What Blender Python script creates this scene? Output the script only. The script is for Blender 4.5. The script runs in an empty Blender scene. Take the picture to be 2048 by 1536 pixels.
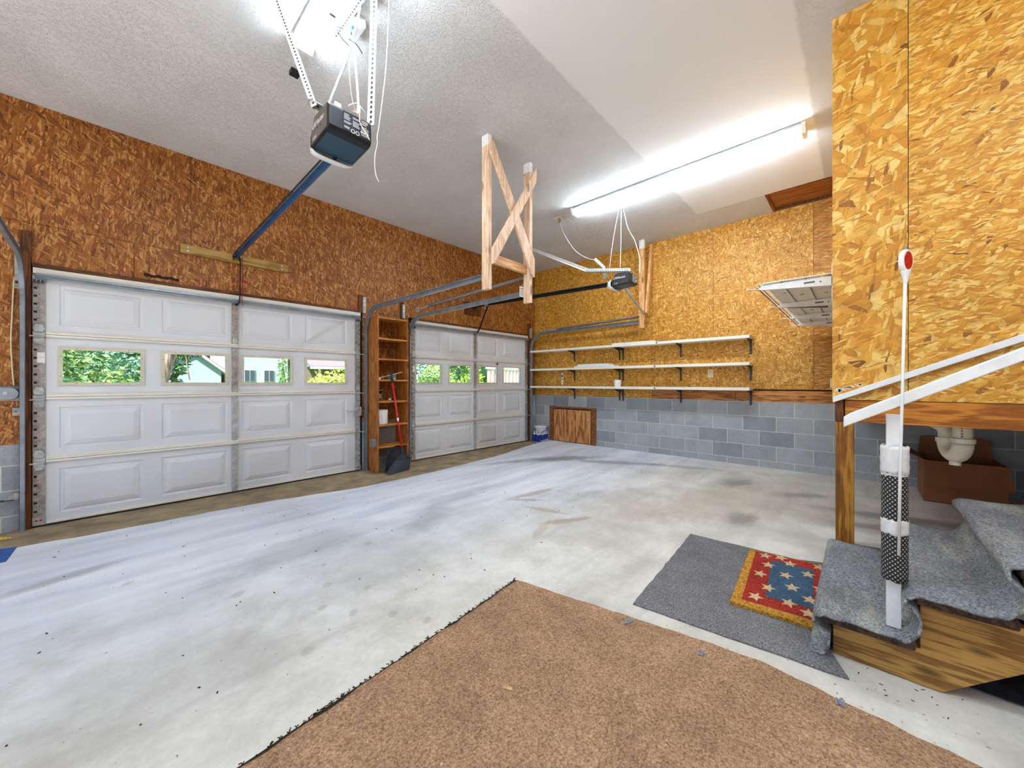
import bpy, bmesh, math, random
from mathutils import Vector, Matrix
R = math.radians
rnd = random.Random(7)
scn = bpy.context.scene
col = scn.collection

# ------------------------------------------------------------------ camera
CAM_Z = 1.1567
YAW = 42.6595                       # the view axis, degrees from +X (along the door wall) towards +Y (out of the doors)
cam_d = bpy.data.cameras.new('camera'); cam = bpy.data.objects.new('camera', cam_d); col.objects.link(cam)
cam.location = (0, 0, CAM_Z); cam.rotation_euler = (R(90), 0, R(YAW - 90))
cam_d.sensor_width = 36; cam_d.lens = 755.16 / 2048 * 36
cam_d.shift_y = -3.07 / 2048; cam_d.clip_start = 0.02; cam_d.clip_end = 300
scn.camera = cam

# ------------------------------------------------------------------ world, sun, exposure
scn.view_settings.view_transform = 'Standard'
scn.view_settings.look = 'None'
scn.view_settings.gamma = 1.0
scn.view_settings.use_curve_mapping = False
scn.view_settings.exposure = 1.42
TUBE = 33.0                         # brightness of the fluorescent tubes
w = bpy.data.worlds.new('daylight'); scn.world = w; w.use_nodes = True
wn = w.node_tree.nodes; wl = w.node_tree.links
bg = wn['Background']
sky = wn.new('ShaderNodeTexSky'); sky.sky_type = 'HOSEK_WILKIE'
sky.sun_direction = (-0.45, -0.35, 0.82); sky.turbidity = 3.0; sky.ground_albedo = 0.3
wl.new(sky.outputs['Color'], bg.inputs['Color']); bg.inputs['Strength'].default_value = 3.0
sun_d = bpy.data.lights.new('sun', 'SUN'); sun = bpy.data.objects.new('sun', sun_d); col.objects.link(sun)
sun_d.energy = 6.3; sun_d.angle = R(1.0); sun_d.color = (1, .97, .93)
sun.rotation_euler = Vector((0.45, 0.35, -0.82)).to_track_quat('-Z', 'Y').to_euler()
sun.location = (-3, -2, 9)
scn.cycles.max_bounces = 10; scn.cycles.diffuse_bounces = 6; scn.cycles.transparent_max_bounces = 12
scn.cycles.sample_clamp_indirect = 8.0
scn.cycles.use_denoising = True

# ------------------------------------------------------------------ room numbers (metres)
YD, XS, ZC = 4.995, 6.12, 3.442     # door wall, shelf wall, ceiling
XW, YB = -2.4, -3.6                 # wall left of the camera, wall behind it
XE, YE = 3.12, 0.128                # raised enclosure over the stairs: front plane, end plane
ZB = 0.895                          # top of the block base

# ------------------------------------------------------------------ helpers
def lin(c):
    return tuple(((v / 255) / 12.92 if v / 255 <= .04045 else ((v / 255 + .055) / 1.055) ** 2.4) for v in c) + (1.0,)

class NT:
    def __init__(s, m):
        m.use_nodes = True; s.t = m.node_tree; s.n = s.t.nodes; s.l = s.t.links
        s.bsdf = s.n['Principled BSDF']
    def new(s, ty, **k):
        o = s.n.new('ShaderNode' + ty)
        for a, b in k.items(): setattr(o, a, b)
        return o
    def put(s, sock, v):
        if hasattr(v, 'is_output'): s.l.new(v, sock)
        elif v is not None: sock.default_value = v
    def math(s, op, a, b=None, c=None, clamp=False):
        o = s.new('Math', operation=op); o.use_clamp = clamp
        for i, v in enumerate((a, b, c)):
            if v is not None: s.put(o.inputs[i], v)
        return o.outputs[0]
    def vmath(s, op, a, b=None, scale=None):
        o = s.new('VectorMath', operation=op); s.put(o.inputs[0], a)
        if b is not None: s.put(o.inputs[1], b)
        if scale is not None: s.put(o.inputs['Scale'], scale)
        return o.outputs['Value'] if op in ('LENGTH', 'DOT_PRODUCT', 'DISTANCE') else o.outputs[0]
    def mix(s, f, a, b, blend='MIX'):
        o = s.new('Mix', data_type='RGBA', blend_type=blend); s.put(o.inputs[0], f); s.put(o.inputs[6], a); s.put(o.inputs[7], b)
        return o.outputs[2]
    def mixf(s, f, a, b):
        o = s.new('Mix', data_type='FLOAT'); s.put(o.inputs[0], f); s.put(o.inputs[2], a); s.put(o.inputs[3], b)
        return o.outputs[0]
    def ramp(s, f, stops, interp='LINEAR'):
        o = s.new('ValToRGB'); s.put(o.inputs[0], f); cr = o.color_ramp; cr.interpolation = interp
        while len(cr.elements) < len(stops): cr.elements.new(.5)
        for e, (p, c) in zip(cr.elements, stops): e.position = p; e.color = c if len(c) == 4 else lin(c)
        return o.outputs[0]
    def rng(s, v, a, b, c, d, smooth=False):
        o = s.new('MapRange'); o.interpolation_type = 'SMOOTHSTEP' if smooth else 'LINEAR'
        s.put(o.inputs[0], v)
        for i, x in enumerate((a, b, c, d)): s.put(o.inputs[1 + i], x)
        return o.outputs[0]
    def noise(s, vec, scale, detail=4, rough=.55, dim='3D', color=False):
        o = s.new('TexNoise', noise_dimensions=dim); s.put(o.inputs['Vector'], vec)
        o.inputs['Scale'].default_value = scale; o.inputs['Detail'].default_value = detail; o.inputs['Roughness'].default_value = rough
        return o.outputs['Color'] if color else o.outputs['Fac']
    def map(s, vec, loc=(0, 0, 0), rot=(0, 0, 0), scale=(1, 1, 1), ty='POINT'):
        o = s.new('Mapping', vector_type=ty); s.put(o.inputs[0], vec)
        o.inputs[1].default_value = loc; o.inputs[2].default_value = rot; o.inputs[3].default_value = scale
        return o.outputs[0]
    def obj(s): return s.new('TexCoord').outputs['Object']
    def bump(s, h, strength, dist=.01):
        o = s.new('Bump'); o.inputs['Strength'].default_value = strength; o.inputs['Distance'].default_value = dist
        s.put(o.inputs['Height'], h); s.l.new(o.outputs[0], s.bsdf.inputs['Normal']); return o
    def out(s, c=None, rough=None, metal=None, spec=None):
        if c is not None: s.put(s.bsdf.inputs['Base Color'], c)
        if rough is not None: s.put(s.bsdf.inputs['Roughness'], rough)
        if metal is not None: s.put(s.bsdf.inputs['Metallic'], metal)
        if spec is not None: s.put(s.bsdf.inputs['Specular IOR Level'], spec)

MATS = {}
def newmat(name):
    m = bpy.data.materials.new(name); MATS[name] = m; return m, NT(m)

def plain(name, c, rough=.5, metal=0, var=.08, scale=14, bump=0, spec=.4):
    m, t = newmat(name); n = t.noise(t.obj(), scale, 4)
    base = lin(c)
    dark = tuple(v * (1 - var * 2) for v in base[:3]) + (1,); lite = tuple(min(1, v * (1 + var)) for v in base[:3]) + (1,)
    t.out(t.ramp(n, [(.3, dark), (.7, lite)]), rough, metal, spec)
    if bump: t.bump(t.noise(t.obj(), scale * 8, 3), bump, .003)
    return m

def osb(name, ax, stops, layers, grain=(8, 90), warp=.035, bumps=.25, tone=(.88, 1.08), dark_from=3, rough=.5):
    m, t = newmat(name); o = t.obj(); sp = t.new('SeparateXYZ'); t.l.new(o, sp.inputs[0])
    cb = t.new('CombineXYZ'); t.l.new(sp.outputs['X' if ax == 'X' else 'Y'], cb.inputs[0]); t.l.new(sp.outputs['Z'], cb.inputs[1])
    p0 = cb.outputs[0]
    d = t.vmath('SUBTRACT', t.noise(p0, 16, 3, color=True), (.5, .5, .5))
    p = t.vmath('ADD', p0, t.vmath('SCALE', d, scale=warp))
    c = None; h = None
    for i, (ang, L, W, thr) in enumerate(layers):
        vr = t.new('VectorRotate', rotation_type='Z_AXIS'); t.l.new(p, vr.inputs['Vector']); vr.inputs['Angle'].default_value = R(ang)
        mp = t.map(vr.outputs[0], (i * 7.31, i * 3.77, 0), (0, 0, 0), (1 / L, 1 / W, 1))
        v = t.new('TexVoronoi', voronoi_dimensions='2D', feature='F1'); t.l.new(mp, v.inputs['Vector']); v.inputs['Scale'].default_value = 1
        sc = t.new('SeparateColor'); t.l.new(v.outputs['Color'], sc.inputs[0])
        ci = t.ramp(sc.outputs[0] if i >= dark_from else t.rng(sc.outputs[0], 0, 1, .14, 1), stops)
        sh = t.rng(v.outputs['Distance'], .4, .8, 1.0, .74)
        fine = t.noise(t.map(mp, (0, 0, 0), (0, 0, 0), (1.2, 7, 1)), 1.6, 2, dim='2D')
        sh = t.math('MULTIPLY', sh, t.rng(fine, .25, .75, .9, 1.07))
        ci = t.mix(1.0, ci, sh, 'MULTIPLY')
        if c is None: c, h = ci, sc.outputs[2]
        else:
            k = t.math('GREATER_THAN', sc.outputs[1], thr); c = t.mix(k, c, ci); h = t.mixf(k, h, sc.outputs[2])
    speck = t.rng(t.noise(t.vmath('MULTIPLY', p, (1.0, .55, 1.0)), 95, 2, .5), .66, .74, 0, .5)
    c = t.mix(speck, c, tuple(v * .45 for v in lin(stops[0][1])[:3]) + (1,))
    big = t.noise(p0, 1.3, 3)
    c = t.mix(1.0, c, t.rng(big, .3, .7, tone[0], tone[1]), 'MULTIPLY')
    t.out(c, rough, 0, .35); t.bump(h, bumps, .004)
    return m

def wood(name, light, dark, axis='Z', scale=1.0, rough=.55, knots=True, contrast=1.0):
    """long grain along one object axis, with rings and a few knots"""
    m, t = newmat(name); o = t.obj()
    ss = [26 * scale] * 3; ss['XYZ'.index(axis)] = 1.4 * scale
    st = t.map(o, (3.1, 1.7, .4), (0, 0, 0), tuple(ss))
    warp = t.noise(o, 3.0 * scale, 2)
    n1 = t.noise(st, 1.0, 6, .62)
    n2 = t.noise(t.map(o, (0, 0, 0), (0, 0, 0), tuple(x * 3.2 for x in ss)), 1.0, 3)
    wv = t.math('SINE', t.math('MULTIPLY', t.math('ADD', t.math('MULTIPLY', n1, 9.0), t.math('MULTIPLY', warp, 5.0)), 3.2))
    f = t.math('ADD', t.math('MULTIPLY', t.rng(wv, -1, 1, 0, 1), .55), t.math('MULTIPLY', n2, .45))
    c = t.ramp(f, [(.5 - .3 * contrast, dark), (.5 + .22 * contrast, light)])
    if knots:
        ks = [7 * scale] * 3; ks['XYZ'.index(axis)] = 2.6 * scale
        v = t.new('TexVoronoi'); t.l.new(t.map(o, (.3, .9, .2), (0, 0, 0), tuple(ks)), v.inputs['Vector']); v.inputs['Scale'].default_value = 1
        kk = t.rng(v.outputs['Distance'], .09, .17, .8, 0, True)
        c = t.mix(kk, c, tuple(x * .35 for x in lin(dark)[:3]) + (1,))
    t.out(c, rough, 0, .3); t.bump(n2, .12, .002)
    return m

# ---- mesh builder
class MB:
    def __init__(s): s.v = []; s.f = []; s.m = []
    def add(s, vs, fs, mi=0):
        b = len(s.v); s.v += [Vector(x) for x in vs]
        for f in fs: s.f.append([b + i for i in f]); s.m.append(mi)
        return s
    def box(s, x0, y0, z0, x1, y1, z1, mi=0):
        x0, x1 = min(x0, x1), max(x0, x1); y0, y1 = min(y0, y1), max(y0, y1); z0, z1 = min(z0, z1), max(z0, z1)
        return s.add([(x0, y0, z0), (x1, y0, z0), (x1, y1, z0), (x0, y1, z0), (x0, y0, z1), (x1, y0, z1), (x1, y1, z1), (x0, y1, z1)],
                     [(0, 3, 2, 1), (4, 5, 6, 7), (0, 1, 5, 4), (1, 2, 6, 5), (2, 3, 7, 6), (3, 0, 4, 7)], mi)
    def bar(s, p, q, wd, ht, up=(0, 0, 1), mi=0):
        p, q = Vector(p), Vector(q); d = (q - p).normalized(); a = d.cross(Vector(up)).normalized(); b = a.cross(d)
        a = a * wd / 2; b = b * ht / 2
        return s.add([p - a - b, p + a - b, p + a + b, p - a + b, q - a - b, q + a - b, q + a + b, q - a + b],
                     [(0, 1, 2, 3), (7, 6, 5, 4), (0, 4, 5, 1), (1, 5, 6, 2), (2, 6, 7, 3), (3, 7, 4, 0)], mi)
    def prism(s, poly, axis, a0, a1, mi=0):
        """poly is 2D; axis X: (y,z), Y: (x,z), Z: (x,y)"""
        def P(u, v, a): return {'X': (a, u, v), 'Y': (u, a, v), 'Z': (u, v, a)}[axis]
        n = len(poly); ar = sum(poly[i][0] * poly[(i + 1) % n][1] - poly[(i + 1) % n][0] * poly[i][1] for i in range(n))
        if (ar < 0) != (axis == 'Y'): poly = poly[::-1]
        lo, hi = min(a0, a1), max(a0, a1)
        vs = [P(u, v, lo) for u, v in poly] + [P(u, v, hi) for u, v in poly]
        fs = [tuple(range(n - 1, -1, -1)), tuple(range(n, 2 * n))] + [(i, (i + 1) % n, n + (i + 1) % n, n + i) for i in range(n)]
        return s.add(vs, fs, mi)
    def sweep(s, prof, pts, ref=None, closed=True, mi=0, caps=True, scl=None):
        """prof (a,b) swept along pts; a is along side = tangent x ref"""
        pts = [Vector(p) for p in pts]; n = len(prof); rings = []; side = None
        for i, p in enumerate(pts):
            t = (pts[min(i + 1, len(pts) - 1)] - pts[max(i - 1, 0)]).normalized()
            if ref is not None:
                r = Vector(ref); a = t.cross(r)
                if a.length < 1e-4: a = side if side else t.orthogonal()
            else:
                if side is None: a = t.cross(Vector((0, 0, 1)) if abs(t.z) < .9 else Vector((1, 0, 0)))
                else: a = side - t * side.dot(t)
            a.normalize(); side = a; b = a.cross(t); k = scl[i] if scl else 1
            rings.append([p + a * u * k + b * v * k for u, v in prof])
        vs = [x for r in rings for x in r]; fs = []
        for i in range(len(rings) - 1):
            for j in range(n if closed else n - 1):
                q = (j + 1) % n; fs.append((i * n + j, i * n + q, (i + 1) * n + q, (i + 1) * n + j))
        if caps and closed: fs += [tuple(range(n - 1, -1, -1)), tuple((len(rings) - 1) * n + j for j in range(n))]
        return s.add(vs, fs, mi)
    def tube(s, pts, r, n=8, mi=0, scl=None):
        return s.sweep([(r * math.cos(2 * math.pi * i / n), r * math.sin(2 * math.pi * i / n)) for i in range(n)], pts, mi=mi, scl=scl)
    def lathe(s, prof, c, axis='Z', n=20, mi=0):
        """prof (r, h) revolved"""
        vs = []; k = len(prof)
        for i in range(n):
            a = 2 * math.pi * i / n; ca, sa = math.cos(a), math.sin(a)
            for r, h in prof:
                p = {'Z': (r * ca, r * sa, h), 'X': (h, r * ca, r * sa), 'Y': (r * sa, h, r * ca)}[axis]
                vs.append((c[0] + p[0], c[1] + p[1], c[2] + p[2]))
        fs = [(i * k + j, ((i + 1) % n) * k + j, ((i + 1) % n) * k + j + 1, i * k + j + 1) for i in range(n) for j in range(k - 1)]
        return s.add(vs, fs, mi)
    def disc(s, c, r, axis, n=8, th=.0006, mi=0):
        return s.lathe([(0, 0), (r, 0), (r, th), (0, th)], c, axis, n, mi)
    def build(s, name, mats, parent=None, loc=None, bevel=0, smooth=False, seg=2, solid=0, sub=0):
        """one mesh object; vertices are given in world space and stored relative to its parent or origin"""
        if not isinstance(mats, (list, tuple)): mats = [mats]
        off = Vector(loc) if loc is not None else Vector((0, 0, 0))
        pw = Vector((0, 0, 0)); q = parent
        while q is not None: pw = pw + q.location; q = q.parent
        base = pw + off if parent is not None else off
        me = bpy.data.meshes.new(name); me.from_pydata([v - base for v in s.v], [], s.f)
        for mm in mats: me.materials.append(MATS[mm] if isinstance(mm, str) else mm)
        me.polygons.foreach_set('material_index', s.m)
        if smooth: me.polygons.foreach_set('use_smooth', [True] * len(s.f))
        bm = bmesh.new(); bm.from_mesh(me); bmesh.ops.remove_doubles(bm, verts=bm.verts, dist=1e-6)
        bmesh.ops.recalc_face_normals(bm, faces=bm.faces); bm.to_mesh(me); bm.free(); me.update()
        o = bpy.data.objects.new(name, me); col.objects.link(o); o.location = off
        if parent is not None: o.parent = parent
        if solid:
            d = o.modifiers.new('thickness', 'SOLIDIFY'); d.thickness = solid; d.offset = -1
        if sub:
            d = o.modifiers.new('subdivision', 'SUBSURF'); d.levels = d.render_levels = sub
        if bevel:
            d = o.modifiers.new('edge', 'BEVEL'); d.width = bevel; d.segments = seg; d.limit_method = 'ANGLE'; d.angle_limit = R(40)
        return o

def tag(o, label, cat, group=None, kind=None):
    o['label'] = label; o['category'] = cat
    if group: o['group'] = group
    if kind: o['kind'] = kind
    return o
def thing(name, label, cat, loc, group=None, kind=None):
    o = bpy.data.objects.new(name, None); col.objects.link(o); o.location = loc; o.empty_display_size = .05
    return tag(o, label, cat, group, kind)
def arc(c, r, a0, a1, n, plane='YZ', k=0):
    out = []
    for i in range(n + 1):
        a = R(a0 + (a1 - a0) * i / n); u, v = c[0] + r * math.cos(a), c[1] + r * math.sin(a)
        out.append({'YZ': (k, u, v), 'XZ': (u, k, v), 'XY': (u, v, k)}[plane])
    return out
def bez(p0, p1, p2, p3, n=14):
    p0, p1, p2, p3 = map(Vector, (p0, p1, p2, p3))
    return [p0 * (1 - t) ** 3 + p1 * 3 * t * (1 - t) ** 2 + p2 * 3 * t * t * (1 - t) + p3 * t ** 3 for t in [i / n for i in range(n + 1)]]
def smoothpts(pts, n=6):
    P = [Vector(p) for p in pts]; out = []
    for i in range(len(P) - 1):
        a, b, c, d = P[max(i - 1, 0)], P[i], P[i + 1], P[min(i + 2, len(P) - 1)]
        for k in range(n):
            t = k / n
            out.append(.5 * ((2 * b) + (c - a) * t + (2 * a - 5 * b + 4 * c - d) * t * t + (3 * b - a - 3 * c + d) * t ** 3))
    return out + [P[-1]]
def text_mb(txt, size, origin, ux, uy, thick=.0006, bold=0.0):
    """lettering as thin raised mesh; ux, uy are the reading and the up direction"""
    cu = bpy.data.curves.new('lettering', 'FONT'); cu.body = txt; cu.size = size; cu.extrude = thick; cu.offset = bold; cu.resolution_u = 2
    o = bpy.data.objects.new('lettering', cu); col.objects.link(o)
    dg = bpy.context.evaluated_depsgraph_get(); me = bpy.data.meshes.new_from_object(o.evaluated_get(dg))
    ux, uy = Vector(ux).normalized(), Vector(uy).normalized(); uz = ux.cross(uy); og = Vector(origin)
    b = MB(); b.add([og + ux * v.co.x + uy * v.co.y + uz * v.co.z for v in me.vertices], [tuple(p.vertices) for p in me.polygons])
    bpy.data.objects.remove(o); bpy.data.curves.remove(cu); bpy.data.meshes.remove(me)
    return b
def copy_tree(o, parent=None):
    c = o.copy(); col.objects.link(c)
    if parent is not None: c.parent = parent
    for ch in list(o.children): copy_tree(ch, c)
    return c

# ------------------------------------------------------------------ materials
BR = [(0, (92, 48, 14)), (.12, (128, 70, 22)), (.45, (150, 87, 28)), (.72, (168, 105, 42)), (1, (204, 148, 84))]
GO = [(0, (122, 72, 14)), (.08, (174, 110, 26)), (.45, (198, 136, 40)), (.75, (212, 154, 60)), (1, (232, 190, 108))]
LG = [(0, (112, 66, 14)), (.05, (182, 116, 26)), (.4, (206, 140, 38)), (.72, (218, 160, 60)), (1, (236, 198, 116))]
osb('strand_board_brown', 'X', BR, [(80, .10, .026, 0), (62, .085, .02, .35), (108, .09, .02, .45), (88, .075, .014, .55), (35, .06, .014, .72), (100, .05, .007, .8)])
osb('strand_board_gold', 'Y', GO, [(30, .075, .03, 0), (75, .065, .022, .4), (130, .06, .02, .45), (5, .055, .014, .6), (100, .05, .011, .72), (50, .04, .006, .82)])
osb('strand_board_far_end', 'Y', [(p, tuple(int(v * k) for v, k in zip(c, (.92, .87, .82)))) for p, c in GO], [(5, .10, .022, 0), (-12, .09, .016, .4), (20, .08, .014, .5), (0, .07, .008, .6)])
osb('strand_board_large_flake', 'Y', LG, [(70, .13, .085, 0), (100, .11, .062, .4), (35, .10, .055, .5), (150, .075, .036, .66), (80, .07, .014, .8), (20, .06, .007, .86)], warp=.02)
osb('strand_board_pale', 'Y', LG, [(15, .09, .035, 0), (35, .08, .026, .4), (-10, .07, .022, .5), (60, .05, .018, .66), (20, .05, .008, .78), (170, .04, .006, .85)])

osb('strand_board_pale_side', 'X', LG, [(15, .09, .035, 0), (35, .08, .026, .4), (-10, .07, .022, .5), (60, .05, .018, .66), (20, .05, .008, .78), (170, .04, .006, .85)])

def block_mat():
    m, t = newmat('concrete_block'); o = t.obj(); sp = t.new('SeparateXYZ'); t.l.new(o, sp.inputs[0])
    cb = t.new('CombineXYZ'); t.l.new(t.math('ADD', sp.outputs['Y'], 20 * .3905 - 2.971 + .195), cb.inputs[0]); t.l.new(t.math('ADD', sp.outputs['Z'], .109 + .2 * 10), cb.inputs[1])
    bt = t.new('TexBrick'); t.l.new(cb.outputs[0], bt.inputs['Vector']); bt.offset = .5
    bt.inputs['Scale'].default_value = 1; bt.inputs['Brick Width'].default_value = .3905; bt.inputs['Row Height'].default_value = .2
    bt.inputs['Mortar Size'].default_value = .0042; bt.inputs['Mortar Smooth'].default_value = .15; bt.inputs['Bias'].default_value = 0
    bt.inputs['Color1'].default_value = (0, 0, 0, 1); bt.inputs['Color2'].default_value = (1, 1, 1, 1); bt.inputs['Mortar'].default_value = (.5, .5, .5, 1)
    c = t.ramp(bt.outputs['Color'], [(0, (142, 146, 151)), (.3, (158, 160, 163)), (1, (176, 177, 178))])
    pores = t.noise(o, 130, 3); blot = t.noise(o, 5, 4)
    c = t.mix(1, c, t.rng(pores, .3, .7, .8, 1.1), 'MULTIPLY'); c = t.mix(1, c, t.rng(blot, .3, .75, .86, 1.08), 'MULTIPLY')
    spots = t.rng(t.noise(o, 28, 4, .7), .66, .74, 0, .5)
    low = t.rng(sp.outputs['Z'], .12, .5, 1, .12); c = t.mix(t.math('MULTIPLY', spots, low), c, lin((60, 56, 50)))
    c = t.mix(bt.outputs['Fac'], c, lin((206, 200, 184)))
    t.out(c, .85, 0, .2)
    t.bump(t.math('ADD', t.math('MULTIPLY', bt.outputs['Fac'], -.6), t.math('MULTIPLY', pores, .5)), .4, .004)
block_mat()

def stain(t, o, cx, cy, rx, ry, ang, nz, edge=(.55, 1.0), k=.8):
    """an irregular patch on the floor, 0..1"""
    q = t.map(o, (cx, cy, 0), (0, 0, R(ang)), (rx, ry, 50), 'TEXTURE'); ln = t.vmath('LENGTH', q)
    return t.rng(t.math('ADD', ln, t.math('MULTIPLY', t.math('SUBTRACT', nz, .5), k)), edge[0], edge[1], 1, 0, True)

def concrete():
    m, t = newmat('concrete_slab'); o = t.obj()
    n1 = t.noise(o, .55, 5, .6); n2 = t.noise(o, 3.2, 6, .65); n3 = t.noise(o, 40, 4, .6)
    nst = t.noise(t.map(o, (0, 0, 0), (0, 0, R(-8)), (.5, 3.2, 1)), 1.0, 6, .65)
    c = t.ramp(n1, [(.32, (192, 186, 172)), (.5, (214, 209, 198)), (.68, (226, 223, 215))])
    c = t.mix(1, c, t.rng(n2, .3, .7, .74, 1.08), 'MULTIPLY'); c = t.mix(1, c, t.rng(n3, .3, .7, .93, 1.04), 'MULTIPLY')
    c = t.mix(t.rng(nst, .54, .72, 0, .42), c, lin((150, 142, 136)))
    nz = t.noise(o, 4.0, 5, .7); nf = t.noise(o, 13, 4, .6)
    # daylight glow in front of the doors, painted bluish white into the slab
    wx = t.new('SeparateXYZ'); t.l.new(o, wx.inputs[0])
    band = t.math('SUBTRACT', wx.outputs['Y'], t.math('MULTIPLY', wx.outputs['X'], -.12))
    day_glow = t.rng(t.math('ADD', band, t.math('MULTIPLY', n2, 1.4)), 2.2, 4.4, 0, .85, True)
    c = t.mix(day_glow, c, t.mix(t.rng(nst, .4, .65, 0, 1), lin((236, 242, 252)), lin((196, 208, 226))))
    grey = [(1.2, 2.3, .8, .5, 20, .22), (.2, 2.0, .6, .4, -10, .2), (1.9, 2.7, .5, .2, 30, .3), (3.4, 2.0, .9, .3, -30, .18), (4.7, 3.35, .95, .22, -32, .62), (5.05, 2.55, .9, .16, -60, .5), (5.4, 1.75, .6, .12, -70, .4), (3.9, 3.8, .5, .12, -20, .4),
            (4.95, 1.06, .42, .22, -25, .62), (3.65, .73, .26, .17, 10, .6), (4.85, .45, .4, .13, -50, .5), (2.4, 3.0, .6, .2, 5, .26),
            (-.2, 3.45, .5, .08, 15, .4), (1.0, 2.9, .7, .25, 10, .25), (.3, 2.6, .6, .2, 25, .22), (4.6, -.3, .9, .16, -78, .6), (4.2, -.2, .5, .12, -75, .55), (3.75, -.2, .5, .09, -70, .5)]
    for cx, cy, rx, ry, a, k in grey:
        c = t.mix(t.math('MULTIPLY', stain(t, o, cx, cy, rx, ry, a, nz, (.25, 1.05), 1.3), k), c, lin((92, 90, 90)))
    brown = [(3.05, 2.5, .34, .07, 172, .5), (2.83, 2.42, .22, .05, 130, .5), (2.72, 2.1, .26, .055, 105, .45), (2.64, 1.8, .3, .06, 150, .5), (2.35, 1.85, .25, .05, 20, .3), (4.2, .9, 1.2, .5, -20, .22), (3.4, 1.6, .8, .5, 0, .16)]
    for cx, cy, rx, ry, a, k in brown:
        c = t.mix(t.math('MULTIPLY', stain(t, o, cx, cy, rx, ry, a, nf, (.5, 1.0), 1.2), k), c, lin((150, 124, 92)))
    drops = [(.872, 2.236, .05), (1.014, 2.043, .04), (.858, 1.871, .05), (.984, 1.715, .045), (1.073, 1.549, .04), (.767, 2.031, .04), (.6, 1.75, .05), (.5, 2.5, .06), (1.3, 2.6, .04), (.95, 2.5, .03), (.1, 3.1, .05)]
    for cx, cy, r in [(a_, b_, r_ * .8) for a_, b_, r_ in drops]:
        c = t.mix(t.math('MULTIPLY', stain(t, o, cx, cy, r, r * .7, 40, nf, (.5, 1.1), .9), .3), c, lin((128, 118, 100)))
    sp = t.rng(t.noise(o, 55, 2, .5), .73, .76, 0, .8); c = t.mix(sp, c, lin((70, 62, 52)))
    t.out(c, t.rng(n2, .3, .7, .5, .75), 0, .3); t.bump(t.math('ADD', t.math('MULTIPLY', n3, .5), n2), .14, .004)
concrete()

def ceiling_mat():
    m, t = newmat('knockdown_ceiling'); o = t.obj(); sp = t.new('SeparateXYZ'); t.l.new(o, sp.inputs[0])
    nz = t.math('MULTIPLY', t.math('SUBTRACT', t.noise(o, 9, 4), .5), .05)
    x = t.math('ADD', sp.outputs['X'], nz); y = t.math('ADD', sp.outputs['Y'], nz)
    def between(v, a, b, e=.012): return t.math('MULTIPLY', t.rng(v, a - e, a + e, 0, 1), t.rng(v, b - e, b + e, 1, 0))
    patch = t.math('MULTIPLY', between(x, .4, 5.48), between(y, .29, 1.63))
    tex = t.noise(t.vmath('ADD', o, t.vmath('SCALE', t.noise(o, 14, 2, color=True), scale=.09)), 30, 3, .5)
    ridge = t.rng(t.math('ABSOLUTE', t.math('SUBTRACT', tex, .5)), 0, .05, 1, 0, True)
    rough = t.math('SUBTRACT', 1.0, patch)
    c = t.mix(patch, t.mix(1, lin((216, 216, 215)), t.rng(t.noise(o, 2.0, 4), .3, .7, .93, 1.05), 'MULTIPLY'), lin((236, 236, 236)))
    seam = t.math('MULTIPLY', between(x, 3.82, 3.86, .02), between(y, .44, 1.57)); c = t.mix(t.math('MULTIPLY', seam, .25), c, lin((200, 196, 196)))
    t.out(c, .8, 0, .2)
    t.bump(t.math('ADD', t.math('MULTIPLY', t.math('MULTIPLY', ridge, rough), 1.0), t.math('MULTIPLY', t.math('ADD', patch, seam), .3)), .55, .008)
ceiling_mat()

def carpet(name, c1, c2, ribs=0, fuzz=240, flecks=None, axis='X', worn=None):
    m, t = newmat(name); o = t.obj(); f = t.noise(o, fuzz, 3, .7); b = t.noise(o, 4, 5, .6); md = t.noise(o, 30, 4, .7)
    c = t.ramp(f, [(.3, c1), (.7, c2)]); c = t.mix(1, c, t.rng(b, .3, .7, .78, 1.12), 'MULTIPLY'); c = t.mix(1, c, t.rng(md, .3, .7, .86, 1.1), 'MULTIPLY')
    if worn:
        sx = t.new('SeparateXYZ'); t.l.new(o, sx.inputs[0])
        wk = t.math('MULTIPLY', t.rng(t.noise(t.map(o, (0, 0, 0), (0, 0, 0), (1.2, 5, 5)), 1.6, 5, .7), .48, .7, 0, .7), t.rng(f, .35, .6, .3, 1)); c = t.mix(wk, c, lin(worn))
    if flecks: c = t.mix(t.rng(t.noise(o, 70, 2, .5), .72, .75, 0, .9), c, lin(flecks))
    h = f
    if ribs:
        sp = t.new('SeparateXYZ'); t.l.new(o, sp.inputs[0]); s_ = t.math('SINE', t.math('MULTIPLY', sp.outputs[axis], ribs * 6.2832))
        c = t.mix(1, c, t.rng(s_, -1, 1, .82, 1.08), 'MULTIPLY'); h = t.math('ADD', f, t.math('MULTIPLY', s_, .4))
    t.out(c, .95, 0, .1); t.bump(h, .7, .006); return m
carpet('brown_carpet', (112, 80, 56), (200, 162, 128), fuzz=130, flecks=(206, 188, 160))
carpet('grey_felt', (76, 75, 76), (150, 148, 148), fuzz=120, flecks=(176, 172, 164))
carpet('stair_carpet', (84, 86, 92), (176, 177, 180), ribs=110, fuzz=110, flecks=(190, 184, 160), axis='X', worn=(206, 204, 180))
carpet('mat_red', (112, 26, 22), (190, 66, 54), fuzz=110)
carpet('mat_blue', (34, 58, 82), (88, 116, 138), fuzz=110)
carpet('mat_star', (176, 142, 98), (228, 202, 160), fuzz=110)
carpet('mat_coir', (112, 66, 12), (228, 170, 72), fuzz=90)
carpet('carpet_edge', (30, 24, 18), (78, 62, 46), fuzz=160)

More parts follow.
